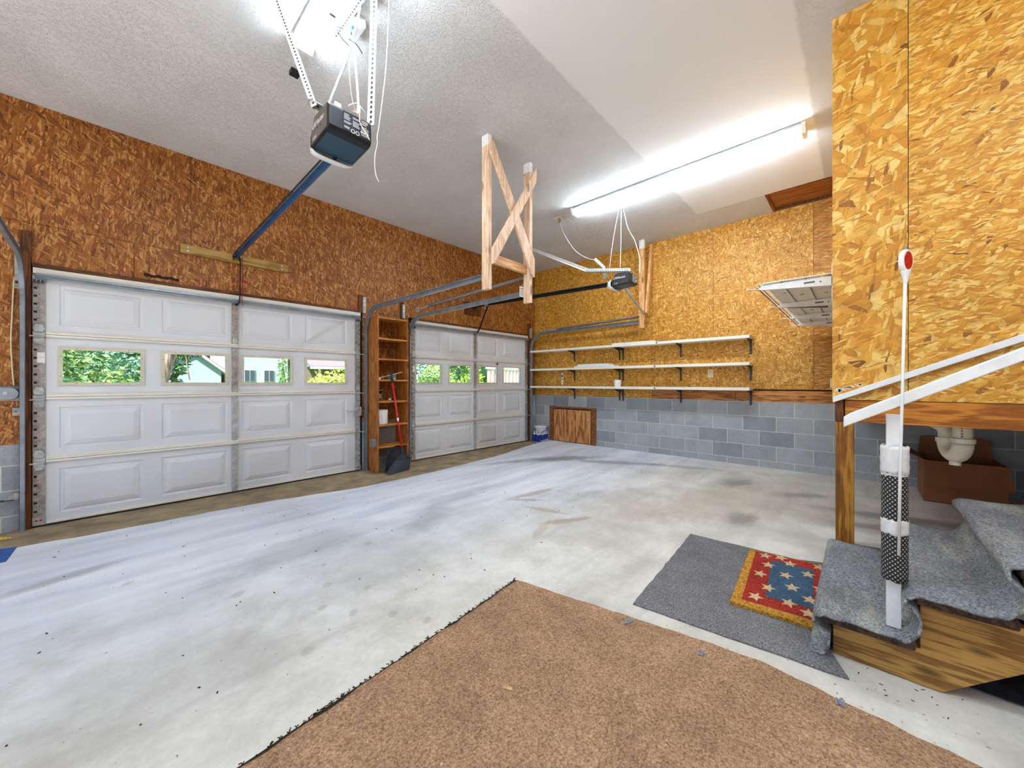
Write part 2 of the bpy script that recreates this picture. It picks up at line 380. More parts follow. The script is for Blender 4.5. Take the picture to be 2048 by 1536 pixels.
wood('stained_pine', (182, 112, 46), (124, 68, 22), 'Z', 1.0)
wood('stained_shelf', (204, 138, 66), (150, 88, 34), 'X', 1.0)
wood('jamb_brown', (112, 62, 26), (62, 32, 12), 'Z', 1.0, knots=False)
wood('header_brown', (120, 66, 28), (70, 36, 14), 'X', 1.0, knots=False)
wood('white_pine', (228, 198, 168), (200, 162, 130), 'Z', .9, contrast=.8)
wood('white_pine_x', (230, 186, 136), (196, 144, 94), 'X', .9, contrast=.8)
wood('orange_pine', (222, 176, 122), (194, 138, 84), 'Z', .9, contrast=.8)
wood('treated_pine_x', (178, 142, 76), (132, 100, 46), 'X', .8)
wood('treated_pine_z', (172, 116, 36), (112, 66, 16), 'Z', .8)
wood('treated_pine_y', (196, 122, 36), (136, 74, 16), 'Y', .8)
wood('stringer_pine', (184, 138, 70), (128, 88, 36), 'Y', .9, contrast=.85)
wood('base_plate_pine', (198, 130, 66), (134, 76, 34), 'Y', .9)
wood('dark_tread', (84, 62, 48), (46, 32, 24), 'X', 1.0)
wood('access_plywood', (206, 146, 88), (132, 74, 30), 'Z', .62, knots=False)
wood('hatch_plywood', (172, 108, 54), (136, 78, 34), 'Y', .6, knots=False)
wood('hatch_frame', (150, 88, 44), (96, 52, 22), 'X', .8, knots=False)
wood('tree_bark', (150, 138, 122), (84, 74, 62), 'Z', .5, knots=False)
plain('door_white', (214, 215, 218), .45, var=.02, scale=3, bump=.05)
plain('door_strip', (228, 223, 212), .5, var=.03)
plain('window_frame_tan', (206, 198, 176), .5, var=.04)
plain('galvanized', (188, 190, 190), .45, .35, var=.18, scale=22)
plain('galvanized_dull', (170, 162, 154), .5, .3, var=.2, scale=26)
plain('track_steel', (150, 160, 172), .32, .6, var=.14, scale=9)
plain('spring_steel', (120, 112, 110), .4, .7, var=.1)
plain('slot_dark', (34, 34, 36), .7)
plain('black_plastic', (30, 32, 36), .35, var=.1)
plain('opener_blue', (42, 72, 92), .35, var=.06, scale=4)
plain('opener_grey', (110, 102, 96), .5, var=.05)
plain('opener_rail', (48, 84, 128), .3, .2, var=.15)
plain('black_rail', (44, 46, 52), .4, .5, var=.15)
plain('lens_white', (226, 230, 232), .3, var=.03, scale=5)
plain('white_plastic', (232, 232, 230), .4, var=.03)
plain('cream_plastic', (226, 214, 180), .4, var=.03)
plain('white_paint', (232, 230, 228), .5, var=.05, scale=18, bump=.1)
plain('shelf_white', (236, 230, 216), .45, var=.03)
plain('bracket_grey', (74, 78, 80), .45, .4)
plain('white_wire', (236, 236, 236), .4, var=.02)
plain('shelf_backing', (244, 230, 208), .7, var=.04, scale=10)
plain('insulation', (212, 186, 90), .9, var=.3, scale=60)
plain('wire_dark', (112, 104, 96), .5, .3)
plain('red_paint', (196, 34, 34), .35, var=.06)
plain('red_reflector', (190, 40, 22), .2, var=.12, scale=60)
plain('red_cord', (150, 36, 56), .7)
plain('copper_wire', (176, 116, 84), .5)
plain('broom_black', (52, 54, 60), .6, var=.2, scale=40); plain('bristle_grey', (78, 82, 94), .5, var=.25, scale=60)
plain('grey_box', (116, 120, 122), .5)
plain('grey_metal', (150, 156, 160), .45, .4)
plain('cardboard', (146, 92, 56), .8, var=.07, scale=6)
plain('cardboard_edge', (178, 136, 96), .8, var=.07)
plain('pvc', (226, 216, 192), .35, var=.04, scale=6)
plain('print_red', (190, 90, 70), .6)
plain('dark_area_sheet', (34, 28, 38), .95, var=.3, scale=20)
plain('blue_tape', (44, 92, 168), .6, var=.1)
plain('white_tape', (228, 226, 224), .45, var=.05, scale=40, bump=.5)
plain('lint_grey', (158, 160, 172), .95, var=.2, scale=80)
plain('wood_chip', (206, 172, 120), .8, var=.2)
plain('water_blue', (30, 66, 168), .15, var=.3, scale=30)
plain('clear_plastic', (196, 206, 214), .15, var=.15, scale=20)
plain('label_blue', (28, 44, 140), .4, var=.1)
plain('paper_white', (238, 238, 234), .6, var=.03)
plain('print_grey', (96, 98, 102), .6)
plain('print_white', (220, 222, 222), .6)
plain('strip_concrete', (160, 142, 112), .85, var=.22, scale=5, bump=.2)
plain('house_siding', (172, 188, 200), .7, var=.03, scale=2)
plain('house_trim', (214, 218, 220), .6, var=.02)
plain('house_roof', (132, 122, 132), .9, var=.12, scale=20)
plain('house_glass', (70, 84, 96), .15, var=.1)
plain('rail_white', (240, 240, 242), .5, var=.02)
plain('lawn', (96, 140, 62), .95, var=.25, scale=8)
plain('driveway_concrete', (200, 196, 188), .85, var=.1, scale=3)
plain('plaster_back', (206, 200, 190), .85, var=.05)
plain('soot', (38, 26, 18), .9, var=.2)
for nm, c in (('leaf_dark', (74, 120, 76)), ('leaf_mid', (136, 172, 96)), ('leaf_lime', (172, 204, 84)), ('leaf_yellow', (206, 214, 110)), ('leaf_blue', (112, 160, 132))):
    m, t = newmat(nm); g = t.new('ObjectInfo'); rn = t.noise(t.obj(), 9, 2)
    b_ = lin(c); t.out(t.ramp(rn, [(.3, tuple(v * .6 for v in b_[:3]) + (1,)), (.7, tuple(min(1, v * 1.35) for v in b_[:3]) + (1,))]), .6, 0, .3)
def foam_mat():
    m, t = newmat('foam_mesh'); o = t.obj(); sp = t.new('SeparateXYZ'); t.l.new(o, sp.inputs[0])
    a = t.math('ARCTAN2', sp.outputs['Y'], sp.outputs['X']); u = t.math('MULTIPLY', a, 2.5465); z = t.math('MULTIPLY', sp.outputs['Z'], 58.0)
    k = t.math('MULTIPLY', t.math('SINE', t.math('MULTIPLY', t.math('ADD', u, z), 3.1416)), t.math('SINE', t.math('MULTIPLY', t.math('SUBTRACT', u, z), 3.1416)))
    t.out(t.ramp(t.math('ABSOLUTE', k), [(.5, (26, 24, 24)), (1, (190, 188, 182))]), .8); t.bump(t.math('ABSOLUTE', k), -.4, .004)
foam_mat()
m, t = newmat('tube_light'); t.bsdf.inputs['Emission Color'].default_value = (.77, .89, 1, 1); t.bsdf.inputs['Emission Strength'].default_value = TUBE; t.out((.9, .9, .9, 1))
m, t = newmat('window_glass')
gl = t.new('BsdfGlossy'); gl.inputs['Roughness'].default_value = .02; tr = t.new('BsdfTransparent'); tr.inputs['Color'].default_value = (.96, .98, .98, 1)
mx = t.new('MixShader'); mx.inputs[0].default_value = .06; t.l.new(tr.outputs[0], mx.inputs[1]); t.l.new(gl.outputs[0], mx.inputs[2])
t.l.new(mx.outputs[0], t.n['Material Output'].inputs['Surface'])
# ------------------------------------------------------------------ the setting
def structure(o, label, cat): return tag(o, label, cat, kind='structure')
G = .0016                                            # half the gap between two boards
def boards_x(b, rects, y0, y1, mi=0):
    for x0, x1, z0, z1 in rects: b.box(x0 + G, y0, z0 + G, x1 - G, y1, z1 - G, mi)
def boards_y(b, rects, x0, x1, mi=0):
    for a0, a1, z0, z1 in rects: b.box(x0, a0 + G, z0 + G, x1, a1 - G, z1 - G, mi)

DOORS = [(-.388, 2.368), (3.159, 5.861)]             # left and right edge of each door
D0, DT = -.03, 2.10                                  # sill and head of the doors
LOW = -.035                                          # the sloping strip in front of the doors lies a little lower

# floor: the worn slab, and the lower strip along the doors
edge = [(-2.4, 4.55), (-1.0, 4.42), (-.478, 4.37), (-.063, 4.30), (.45, 4.27), (.949, 4.25), (1.5, 4.14), (2.008, 4.05), (2.853, 4.06), (3.6, 4.13), (4.298, 4.22), (5.175, 4.44), (5.8, 4.55), (6.4, 4.60)]
edge = [(p.x, p.y) for p in smoothpts([(x, y, 0) for x, y in edge], 5)]
b = MB(); n = len(edge)
top = [(x, y + rnd.uniform(-.01, .01), 0) for x, y in edge]
for i in range(n - 1):
    a, c = top[i], top[i + 1]
    b.add([(a[0], YB - .2, 0), (c[0], YB - .2, 0), c, a], [(0, 1, 2, 3)], 0)
    a2, c2 = (a[0], a[1] + .12, LOW), (c[0], c[1] + .12, LOW)
    b.add([a, c, c2, a2], [(0, 1, 2, 3)], 1)
    b.add([a2, c2, (c2[0], 5.3, LOW), (a2[0], 5.3, LOW)], [(0, 1, 2, 3)], 1)
x0, x1 = edge[0][0], edge[-1][0]
b.add([(x0, YB - .2, -.25), (x1, YB - .2, -.25), (x1, 5.3, -.25), (x0, 5.3, -.25)], [(0, 3, 2, 1)], 1)
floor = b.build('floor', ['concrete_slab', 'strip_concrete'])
structure(floor, 'worn pale concrete garage floor with a lower tan strip along the doors', 'floor')

# ceiling, with the opening of the attic hatch left out
HX0, HX1, HY0, HY1 = 5.475, 6.10, .22, .855
b = MB()
b.box(XW - .2, YB - .2, ZC, HX0, 5.3, ZC + .15); b.box(HX0, YB - .2, ZC, 6.4, HY0, ZC + .15); b.box(HX0, HY1, ZC, 6.4, 5.3, ZC + .15); b.box(HX1, HY0, ZC, 6.4, HY1, ZC + .15)
b.box(XW - .2, YB - .2, ZC + .4, 6.4, 5.3, ZC + .45)
structure(b.build('ceiling', 'knockdown_ceiling'), 'white textured ceiling with one smooth repainted patch', 'ceiling')

# wall with the doors
b = MB(); T = .014; F = YD - T
ups = [(-2.4, -.61), (-.61, .607), (.607, 1.61), (1.61, 2.611), (2.611, 3.604), (3.604, 4.80), (4.80, XS)]
boards_x(b, [(a, c, 2.46, ZC) for a, c in ups], F, YD)
lows = [(-2.4, -.43), (-.43, .201), (.201, 1.40), (1.40, 2.36), (2.36, 2.611), (2.611, 3.14), (3.14, 3.80), (3.80, 5.0), (5.0, 5.90), (5.90, XS)]
boards_x(b, [(a, c, 2.13, 2.46) for a, c in lows], F, YD)
boards_x(b, [(-2.4, -.44, .66, 2.13), (2.40, 3.11, .62, 2.13), (5.95, XS, .89, 2.13)], F, YD)
for i in range(16):                                  # dark scorch mark left on the boards
    x = .275 + i * .0155; b.prism([(x - .011, 2.160 + rnd.uniform(-.003, .010)), (x + .012, 2.160 + rnd.uniform(-.003, .010)), (x + .012, 2.192 + rnd.uniform(-.010, .005)), (x - .011, 2.192 + rnd.uniform(-.010, .005))], 'Y', F - .0012 - i * 1e-5, F, 2)
for a, c in DOORS:                                   # outer stops that close the gap around each door
    b.box(a - .04, YD + .042, -.2, a + .02, YD + .06, 2.16, 3); b.box(c - .02, YD + .042, -.2, c + .04, YD + .06, 2.16, 3); b.box(a + .02, YD + .042, 2.06, c - .02, YD + .06, 2.16, 3)
b.box(-2.5, YD, 2.13, 6.4, YD + .16, ZC, 1); b.box(-2.5, YD, -.2, DOORS[0][0] - .02, YD + .16, 2.13, 1); b.box(DOORS[0][1] + .02, YD, -.2, DOORS[1][0] - .02, YD + .16, 2.13, 1); b.box(DOORS[1][1] + .02, YD, -.2, 6.4, YD + .16, 2.13, 1)
structure(b.build('wall_front', ['strand_board_brown', 'soot', 'soot', 'jamb_brown']), 'brown strand board wall above the two garage doors', 'wall')
b = MB(); b.box(-2.4, F, -.2, -.44, YD + .002, .66); b.box(2.40, F, -.2, 3.11, YD + .002, .62); b.box(5.95, F, -.2, XS, YD + .002, .89)
# the pale mortar courses run on: turned copies of the block pattern
def block_x():
    m = MATS['concrete_block'].copy(); m.name = 'concrete_block_front'; MATS[m.name] = m
    for nd in m.node_tree.nodes:
        if nd.type == 'SEPXYZ':
            for l in list(nd.outputs['Y'].links):
                t_ = l.to_socket; m.node_tree.links.remove(l); m.node_tree.links.new(nd.outputs['X'], t_)
block_x()
structure(b.build('trim_1', 'concrete_block_front'), 'grey block base beside the garage doors', 'wall base')

# wall with the shelves
b = MB(); T = .016
boards_y(b, [(-.2, .434, 1.062, ZC)], XS - T, XS, 1)
boards_y(b, [(.434, 1.591, 1.062, ZC), (1.591, 2.50, 1.062, ZC), (2.50, 2.763, 1.062, ZC), (2.763, 3.93, .90, ZC), (3.93, YD - .015, .90, ZC)], XS - T, XS, 0)
boards_y(b, [(2.50, 2.763, .90, 1.062)], XS - T, XS, 0)
b.box(XS - .002, YB - .2, -.2, XS + .2, YD + .2, ZB, 2); b.box(XS, YB - .2, ZB, XS + .2, YD + .2, ZC, 3)
structure(b.build('wall_right', ['strand_board_gold', 'strand_board_far_end', 'concrete_block', 'soot']), 'golden strand board wall over a grey block base, carrying three long shelves', 'wall')
b = MB(); b.box(XS - .008, YB, .893, XS, 1.30, 1.045); b.box(XS - .009, 1.303, .893, XS, 2.498, 1.045)
o = b.build('trim_2', 'base_plate_pine', bevel=.002); structure(o, 'reddish pine plate board on top of the block base', 'trim')

# walls behind and left of the camera, the left one with an unseen opening added for daylight
b = MB(); b.box(XW - .15, YB - .15, -.2, 6.4, YB, ZC); structure(b.build('wall_back', 'strand_board_brown'), 'brown strand board wall behind the stairs', 'wall')
b = MB(); b.box(XW - .15, YB, -.2, XW, -2.4, ZC); b.box(XW - .15, 3.6, -.2, XW, 5.3, ZC); b.box(XW - .15, -2.4, 2.6, XW, 3.6, ZC)
structure(b.build('wall_left', 'plaster_back'), 'pale wall with a wide unseen opening added to let in daylight', 'wall')

# raised enclosure above the stairs
b = MB(); TE = .014
b.box(XE, YB, 1.05, XE + TE, -.203 - G, ZC, 1); b.box(XE, -.203 + G, 1.05, XE + TE, YE, ZC, 0)
b.box(XE + TE, YE - TE, 1.05, XS - .018, YE, ZC, 2)
structure(b.build('wall_enclosure', ['strand_board_large_flake', 'strand_board_pale', 'strand_board_pale_side']), 'pale strand board wall of the raised room above the stairs', 'wall')
b = MB(); b.box(XE + .04, YB, 1.03, XS - .018, .07, 1.046)
for x in (3.2, 3.6, 4.0, 4.4, 4.8, 5.2, 5.6, 5.98): b.box(x, YB, .914, x + .04, .07, 1.03)
structure(b.build('floor_enclosure', 'treated_pine_y'), 'joists and boards under the floor of the enclosure', 'floor')
b = MB(); b.box(XE, YB, .913, XE + .038, .068, 1.046)
tag(b.build('rim_beam', 'treated_pine_y', loc=(XE, -.4, .98), bevel=.003), 'orange treated beam under the pale strand board enclosure', 'beam')
b = MB(); b.box(XE - .002, .074, .913, XS - .02, .114, 1.046)
tag(b.build('rim_joist', 'jamb_brown', loc=(XE, .09, .98), bevel=.003), 'brown joist end on top of the square wooden post', 'beam')
b = MB(); b.box(XE, .026, .002, XE + .088, .113, .912)
tag(b.build('support_post', 'treated_pine_z', loc=(XE + .044, .07, .002), bevel=.004), 'square treated wood post holding up the corner of the enclosure', 'post')

# attic hatch in the ceiling
t_ = thing('attic_hatch', 'brown plywood attic hatch set in the ceiling corner', 'hatch', (5.8, .54, ZC))
b = MB(); b.box(HX0 + .028, HY0, ZC + .022, HX1 - .03, HY1 - .03, ZC + .03); b.build('panel', 'hatch_plywood', t_)
b = MB(); b.box(HX0, HY1 - .03, ZC - .004, HX1, HY1, ZC + .13); b.box(HX0, HY0, ZC + .0, HX0 + .03, HY1 - .03, ZC + .13); b.box(HX1 - .03, HY0, ZC - .001, HX1, HY1 - .03, ZC + .13); b.box(HX0 + .03, HY0, ZC, HX1 - .03, HY0 + .03, ZC + .13); b.build('frame', 'hatch_frame', t_, bevel=.002)
b = MB(); b.box(HX1 - .075, HY0 + .03, ZC + .004, HX1 - .031, HY1 - .031, ZC + .0215); b.build('stop_strip', 'jamb_brown', t_)

# door jambs and heads
def jamb(x0, x1, z0, z1, label, y0=4.955, m='jamb_brown'):
    b = MB(); b.box(x0, y0, z0, x1, YD - .0145, z1)
    structure(b.build('trim_%d' % jamb.n, m, bevel=.003), label, 'door jamb'); jamb.n += 1
jamb.n = 3
jamb(-.452, -.392, LOW, 2.385, 'dark brown jamb board left of the wider looking garage door')
jamb(2.335, 2.397, 2.102, 2.34, 'brown jamb board end above the gap between the doors', 4.95)
jamb(2.971, 3.03, 2.05, 2.34, 'short brown board behind the track above the bookcase', 4.955)
jamb(5.866, 5.945, LOW, 2.36, 'brown jamb board at the corner beside the far door')
for (a, c), s_ in zip(DOORS, ('near', 'far')):
    b = MB(); b.box(a - .0, 4.962, 2.104, c - .0 - (.035 if c < 3 else 0), YD - .0145, 2.132)
    structure(b.build('trim_%d' % jamb.n, 'header_brown'), 'thin brown head strip over the %s garage door' % s_, 'trim'); jamb.n += 1

# ------------------------------------------------------------------ sectional garage doors
SEAM = [D0, .515, 1.035, 1.555, 2.06]
FY = 4.985                                           # the room side of the door skin
WIN = [[(-.253, .270), (.386, .914), (1.030, 1.540), (1.673, 2.192)], [(3.220, 3.734), (3.856, 4.378), (4.507, 5.010), (5.144, 5.660)]]
def raised(b, x0, x1, z0, z1):
    """one embossed panel: groove, bevel and raised field"""
    lv = [(0, 0), (.010, .009), (.022, .009), (.030, .001), (.066, -.011), (.070, -.011)]
    rs = [[(x0 + i, FY + d, z0 + i), (x1 - i, FY + d, z0 + i), (x1 - i, FY + d, z1 - i), (x0 + i, FY + d, z1 - i)] for i, d in lv]
    vs = [p for r in rs for p in r]; fs = []
    for k in range(len(rs) - 1):
        for j in range(4): q = (j + 1) % 4; fs.append((k * 4 + j, k * 4 + q, k * 4 + 4 + q, k * 4 + 4 + j))
    k = len(rs) - 1; fs.append((k * 4, k * 4 + 1, k * 4 + 2, k * 4 + 3)); b.add(vs, fs)
def skin(b, xa, xb, za, zb, holes):
    """flat skin with rectangular holes in one row"""
    xs = xa
    for h in holes:
        b.add([(xs, FY, za), (h[0], FY, za), (h[0], FY, zb), (xs, FY, zb)], [(0, 1, 2, 3)])
        b.add([(h[0], FY, za), (h[1], FY, za), (h[1], FY, h[2]), (h[0], FY, h[2])], [(0, 1, 2, 3)]); b.add([(h[0], FY, h[3]), (h[1], FY, h[3]), (h[1], FY, zb), (h[0], FY, zb)], [(0, 1, 2, 3)]); xs = h[1]
    b.add([(xs, FY, za), (xb, FY, za), (xb, FY, zb), (xs, FY, zb)], [(0, 1, 2, 3)])
def plate_slots(b, x0, x1, z0, z1, y, stile):
    """punched slots and screw heads of a galvanized stile, as dark shapes"""
    n = 5
    for i in range(n):
        z = z0 + (z1 - z0) * (i + .9) / (n + .9)
        if stile == 'left': b.box(x0 + .005, y - .0008, z - .010, x0 + .023, y, z + .008, 1)
        elif stile == 'right': b.lathe([(0, 0), (.007, 0), (.007, .0008), (0, .0008)], (x1 - .014, y - .0008, z), 'Y', 8, 1)
        for dz in (-.03, .012):
            b.lathe([(0, 0), (.0028, 0), (.0028, .0008), (0, .0008)], ((x0 + x1) / 2 + (.004 if i % 2 else -.003), y - .0008, z + dz), 'Y', 6, 1)
def garage_door(k, label):
    xa, xb = DOORS[k]; t_ = thing('door_%d' % (k + 1), label, 'garage door', ((xa + xb) / 2, FY, D0), kind='structure')
    wins = WIN[k]; cx = wins[1][1] + .031, wins[2][0] - .031
    cx = ((cx[0] + cx[1]) / 2 - .027, (cx[0] + cx[1]) / 2 + .027)
    stiles = [('left', xa + .002, xa + .068), ('mid', cx[0], cx[1]), ('right', xb - .072, xb - .002)]
    for s in range(4):
        za, zb = SEAM[s], SEAM[s + 1]; b = MB()
        if s == 2: holes = [(w0 + .012, w1 - .012, 1.130 + .012, 1.462 - .012) for w0, w1 in wins]
        else: holes = [(w0 + .006, w1 - .006, za + .085, zb - .085) for w0, w1 in wins]
        skin(b, xa, xb, za, zb, holes)
        if s != 2:
            for h in holes: raised(b, *h)
        # thickness: outer skin and edges
        if s == 2:
            for h in holes:
                b.box(h[0] - .0, FY + .002, h[2] - .004, h[1], FY + .04, h[2]); b.box(h[0], FY + .002, h[3], h[1], FY + .04, h[3] + .004); b.box(h[0] - .004, FY + .002, h[2], h[0], FY + .04, h[3]); b.box(h[1], FY + .002, h[2], h[1] + .004, FY + .04, h[3])
            xs = xa
            for h in holes:
                b.box(xs, FY + .036, za, h[0], FY + .044, zb); b.box(h[0], FY + .036, za, h[1], FY + .044, h[2]); b.box(h[0], FY + .036, h[3], h[1], FY + .044, zb); xs = h[1]
            b.box(xs, FY + .036, za, xb, FY + .044, zb)
        else: b.box(xa, FY + .036, za, xb, FY + .044, zb)
        b.box(xa, FY + .001, za, xa + .004, FY + .036, zb); b.box(xb - .004, FY + .001, za, xb, FY + .036, zb)
        sec = b.build('door_section', 'door_white', t_)
        # rails along the top and bottom edge of each section
        b = MB()
        if s > 0: b.box(xa + .07, FY - .026, za + .001, xb - .074, FY - .0005, za + .017); b.box(xa + .07, FY - .008, za - .0, xb - .074, FY - .0005, za + .03)
        if s < 3: b.box(xa + .07, FY - .030, zb - .019, xb - .074, FY - .0005, zb - .002)
        if s == 3: b.box(xa + .004, FY - .030, 2.052, xb - .004, FY - .0005, 2.098)
        if s == 0: b.box(xa + .07, FY - .016, za + .012, xb - .074, FY - .0005, za + .034)
        b.build('edge_rail', 'door_strip', sec, bevel=.003)
        if s == 0: bb = MB(); bb.box(xa, FY - .012, za - .004, xb, FY + .03, za + .011); bb.build('bottom_seal', 'slot_dark', sec)
        # galvanized stiles
        for nm, u0, u1 in stiles:
            b = MB(); y1 = FY - .0008; y0 = FY - (.018 if nm == 'mid' else .010)
            b.box(u0, y0, za + .012, u1, y1, zb - .012); plate_slots(b, u0, u1, za + .06, zb - .06, y0, nm)
            b.build('stile', ['galvanized_dull' if (nm == 'left' or s > 1) else 'galvanized', 'slot_dark'], sec)
        if s == 2:
            for w0, w1 in wins:
                b = MB(); f = .027
                b.box(w0, FY - .012, 1.130, w1, FY - .0005, 1.130 + f); b.box(w0, FY - .012, 1.462 - f, w1, FY - .0005, 1.462); b.box(w0, FY - .012, 1.130 + f, w0 + f, FY - .0005, 1.462 - f); b.box(w1 - f, FY - .012, 1.130 + f, w1, FY - .0005, 1.462 - f)
                for u in (.2, .5, .8):
                    for zz in (1.1435, 1.4485): b.lathe([(0, 0), (.0035, 0), (.0035, .0008), (0, .0008)], (w0 + (w1 - w0) * u, FY - .0128, zz), 'Y', 6, 1)
                for u in (.0135, w1 - w0 - .0135):
                    for zz in (1.21, 1.38): b.lathe([(0, 0), (.0035, 0), (.0035, .0008), (0, .0008)], (w0 + u, FY - .0128, zz), 'Y', 6, 1)
                b.build('window_frame', ['window_frame_tan', 'slot_dark'], sec)
                b = MB(); b.box(w0 + f - .004, FY + .016, 1.130 + f - .004, w1 - f + .004, FY + .019, 1.462 - f + .004); b.build('window_pane', 'window_glass', sec)
    # hinges over the seams, rollers at the ends
    for zz in SEAM[1:4]:
        for nm, u0, u1 in stiles:
            c_ = (u0 + u1) / 2; b = MB(); y0 = FY - .026; hw = .031 if nm != 'mid' else .024
            for sg in (1, -1):
                zc_ = zz + sg * .047
                hexa = [(c_ + hw * .55, zc_ - .034), (c_ + hw, zc_), (c_ + hw * .55, zc_ + .034), (c_ - hw * .55, zc_ + .034), (c_ - hw, zc_), (c_ - hw * .55, zc_ - .034)]
                b.prism(hexa, 'Y', y0 + .004, y0 + .0075)
                for q in (-.016, .016): b.lathe([(0, 0), (.007, 0), (.007, .004), (0, .004)], (c_, y0 - .0, zc_ + q), 'Y', 8)
            b.box(c_ - hw, y0 + .004, zz - .018, c_ + hw, y0 + .0075, zz + .018); b.tube([(c_ - hw, y0 + .004, zz - .02), (c_ + hw, y0 + .004, zz - .02)], .006, 8)
            b.build('hinge', 'galvanized', t_)
            if nm != 'mid':
                sg = -1 if nm == 'left' else 1; b = MB(); xt = -.43 + .02 if (k == 0 and sg < 0) else (2.410 if k == 0 else (3.095 if sg < 0 else 5.886))
                b.tube([(c_ - sg * .028, y0 - .012, zz - .02), (xt - sg * .012, y0 - .045, zz - .02)], .0055, 8); b.build('roller_shaft', 'galvanized', t_)
    for nm, u0, u1 in stiles[::2]:
        b = MB(); b.box(u0, FY - .03, 1.985, u1, FY - .010, 2.03); 
        for q in range(3): b.box(u0 + .004 + q * .021, FY - .034, 1.975, u0 + .018 + q * .021, FY - .03, 2.0, 1)
        b.build('top_bracket', ['galvanized', 'opener_blue'], t_)
        b = MB(); b.box(u0 - .002, FY - .022, D0 + .012, u1 + .002, FY - .0105, D0 + .075)
        for q in (.3, .65): b.lathe([(0, 0), (.008, 0), (.006, .004), (0, .004)], (u0 + (u1 - u0) * q, FY - .026, D0 + .052), 'Y', 8, 1)
        b.build('bottom_bracket', ['galvanized', 'red_paint'], t_)
    b = MB(); b.sweep([(-.022, -.02), (.022, -.02), (.022, -.014), (.012, .004), (.012, .02), (-.012, .02), (-.012, .004), (-.022, -.014)], [(xa + .02, FY - .050, 2.030), (xb - .02, FY - .050, 2.030)], ref=(0, 0, 1)); b.build('top_strut', 'track_steel', t_, bevel=.002)
    for nm, u0, u1 in stiles[:1]:
        b = MB(); b.box(u0 + .022, FY - .0112, 1.365, u1 - .002, FY - .0102, 1.405); b.box(u0 + .022, FY - .0112, 1.32, u1 - .002, FY - .0102, 1.36); b.box(u0 + .022, FY - .0116, 1.359, u1 - .002, FY - .0102, 1.366, 1); b.build('sticker', ['paper_white', 'cream_plastic'], t_)
    if k == 0:
        b = MB(); b.box(2.286, FY - .055, .71, 2.366, FY - .011, .83); b.bar((2.29, FY - .05, .775), (2.18, FY - .045, .778), .012, .012); b.box(2.165, FY - .052, .765, 2.182, FY - .038, .795); b.build('lock_bolt', 'galvanized', t_, bevel=.003)
    else:
        b = MB(); b.lathe([(0, 0), (.018, 0), (.022, .01), (.018, .02), (0, .02)], (4.98, FY - .034, 1.50), 'Y', 10); b.build('red_tie', 'red_cord', t_)
        b = MB(); b.box(5.25, FY + .0, .325, 5.55, FY + .0012, .333); b.box(5.25, FY - .0, .20, 5.275, FY + .0012, .325); b.box(5.38, FY, .22, 5.395, FY + .0012, .325); b.box(5.50, FY, .20, 5.515, FY + .0012, .325)
        for v in b.v: v.y -= .009
        b.build('worn_sticker', 'wire_dark', t_)
    return t_
garage_door(0, 'white panelled garage door with four windows, nearer the left end of the wall')
garage_door(1, 'white panelled garage door beside the shelf wall corner')

# ------------------------------------------------------------------ tracks
CP = [(-.026, -.012), (.026, -.012), (.026, .012), (.020, .012), (.020, -.008), (-.020, -.008), (-.020, .012), (-.026, .012)]
def track(x, yv, zh, yend, open_to, label, wall_bracket=True, end_hang=True, spring=None):
    """C channel that climbs beside the door, bends and runs back level under the ceiling"""
    t_ = thing('door_track', label, 'door track', (x, yv, LOW), 'steel tracks of the garage doors')
    r = .32; pts = [(x, yv, LOW + .002), (x, yv, .6), (x, yv, 1.2), (x, yv, zh - r)] + arc((yv - r, zh - r), r, 0, 90, 12, 'YZ', x)[1:] + [(x, (yv + yend) / 2, zh), (x, yend, zh)]
    pr = [(u, -v * open_to) for u, v in CP]
    if open_to > 0: pr = pr[::-1]
    b = MB(); b.sweep([(v, u) for u, v in pr], pts, ref=(0, .7071, .7071)); b.build('rail', 'track_steel', t_)
    for zz in (.25, 1.05, 1.75): b = MB(); b.bar((x - open_to * .014, yv + .01, zz), (x - open_to * .014, 4.956, zz), .004, .05); b.build('side_bracket', 'galvanized', t_)
    if end_hang:
        b = MB(); b.box(x - .014, yend - .012, zh - .05, x + .014, yend - .006, zh + .22); b.box(x - .014, yend - .036, zh - .05, x - .011, yend - .006, zh + .22)
        for i in range(8): b.lathe([(0, 0), (.005, 0), (.005, .001), (0, .001)], (x, yend - .013, zh + i * .026), 'Y', 6, 1)
        b.build('hanger_angle', ['galvanized', 'slot_dark'], t_)
    return t_
ZT = 2.142
track(-.43, 4.905, ZT, 2.56, 1, 'steel track curving up beside the dark jamb at the far left of the near door')
track(2.410, 4.905, ZT, 2.60, -1, 'steel track from the near door to the near leg of the crossed wooden frame')
track(3.085, 4.905, 2.115, 2.62, 1, 'steel track from the far door to the far leg of the crossed wooden frame')
track(5.90, 4.905, 2.135, 2.625, -1, 'steel track along the shelf wall to the single hanging post')
def spring(x, y0, z0, y1, z1, label):
    t_ = thing('extension_spring', label, 'spring', (x, y0, z0), 'extension springs above the tracks')
    n = 240; hx = [(x, y0 + (y1 - y0) * i / n, z0 + (z1 - z0) * i / n) for i in range(n + 1)]
    b = MB(); b.tube(hx, .021, 10, scl=[1.0 if i % 2 else .8 for i in range(n + 1)]); b.build('coil', 'spring_steel', t_)
    b = MB(); b.tube([(x, y0 + .25, z0 - (z1 - z0) * .1), (x, y1 - .03, z1)], .003, 6); b.build('safety_cable', 'galvanized', t_)
    b = MB(); b.lathe([(0, -.012), (.03, -.012), (.036, -.008), (.03, 0), (.036, .008), (.03, .012), (0, .012)], (x, y0 + .27, z0 - .02), 'X', 16); b.bar((x, y0 + .27, z0 - .02), (x, y0 - .0, z0), .02, .004, (1, 0, 0)); b.build('pulley', 'galvanized', t_)
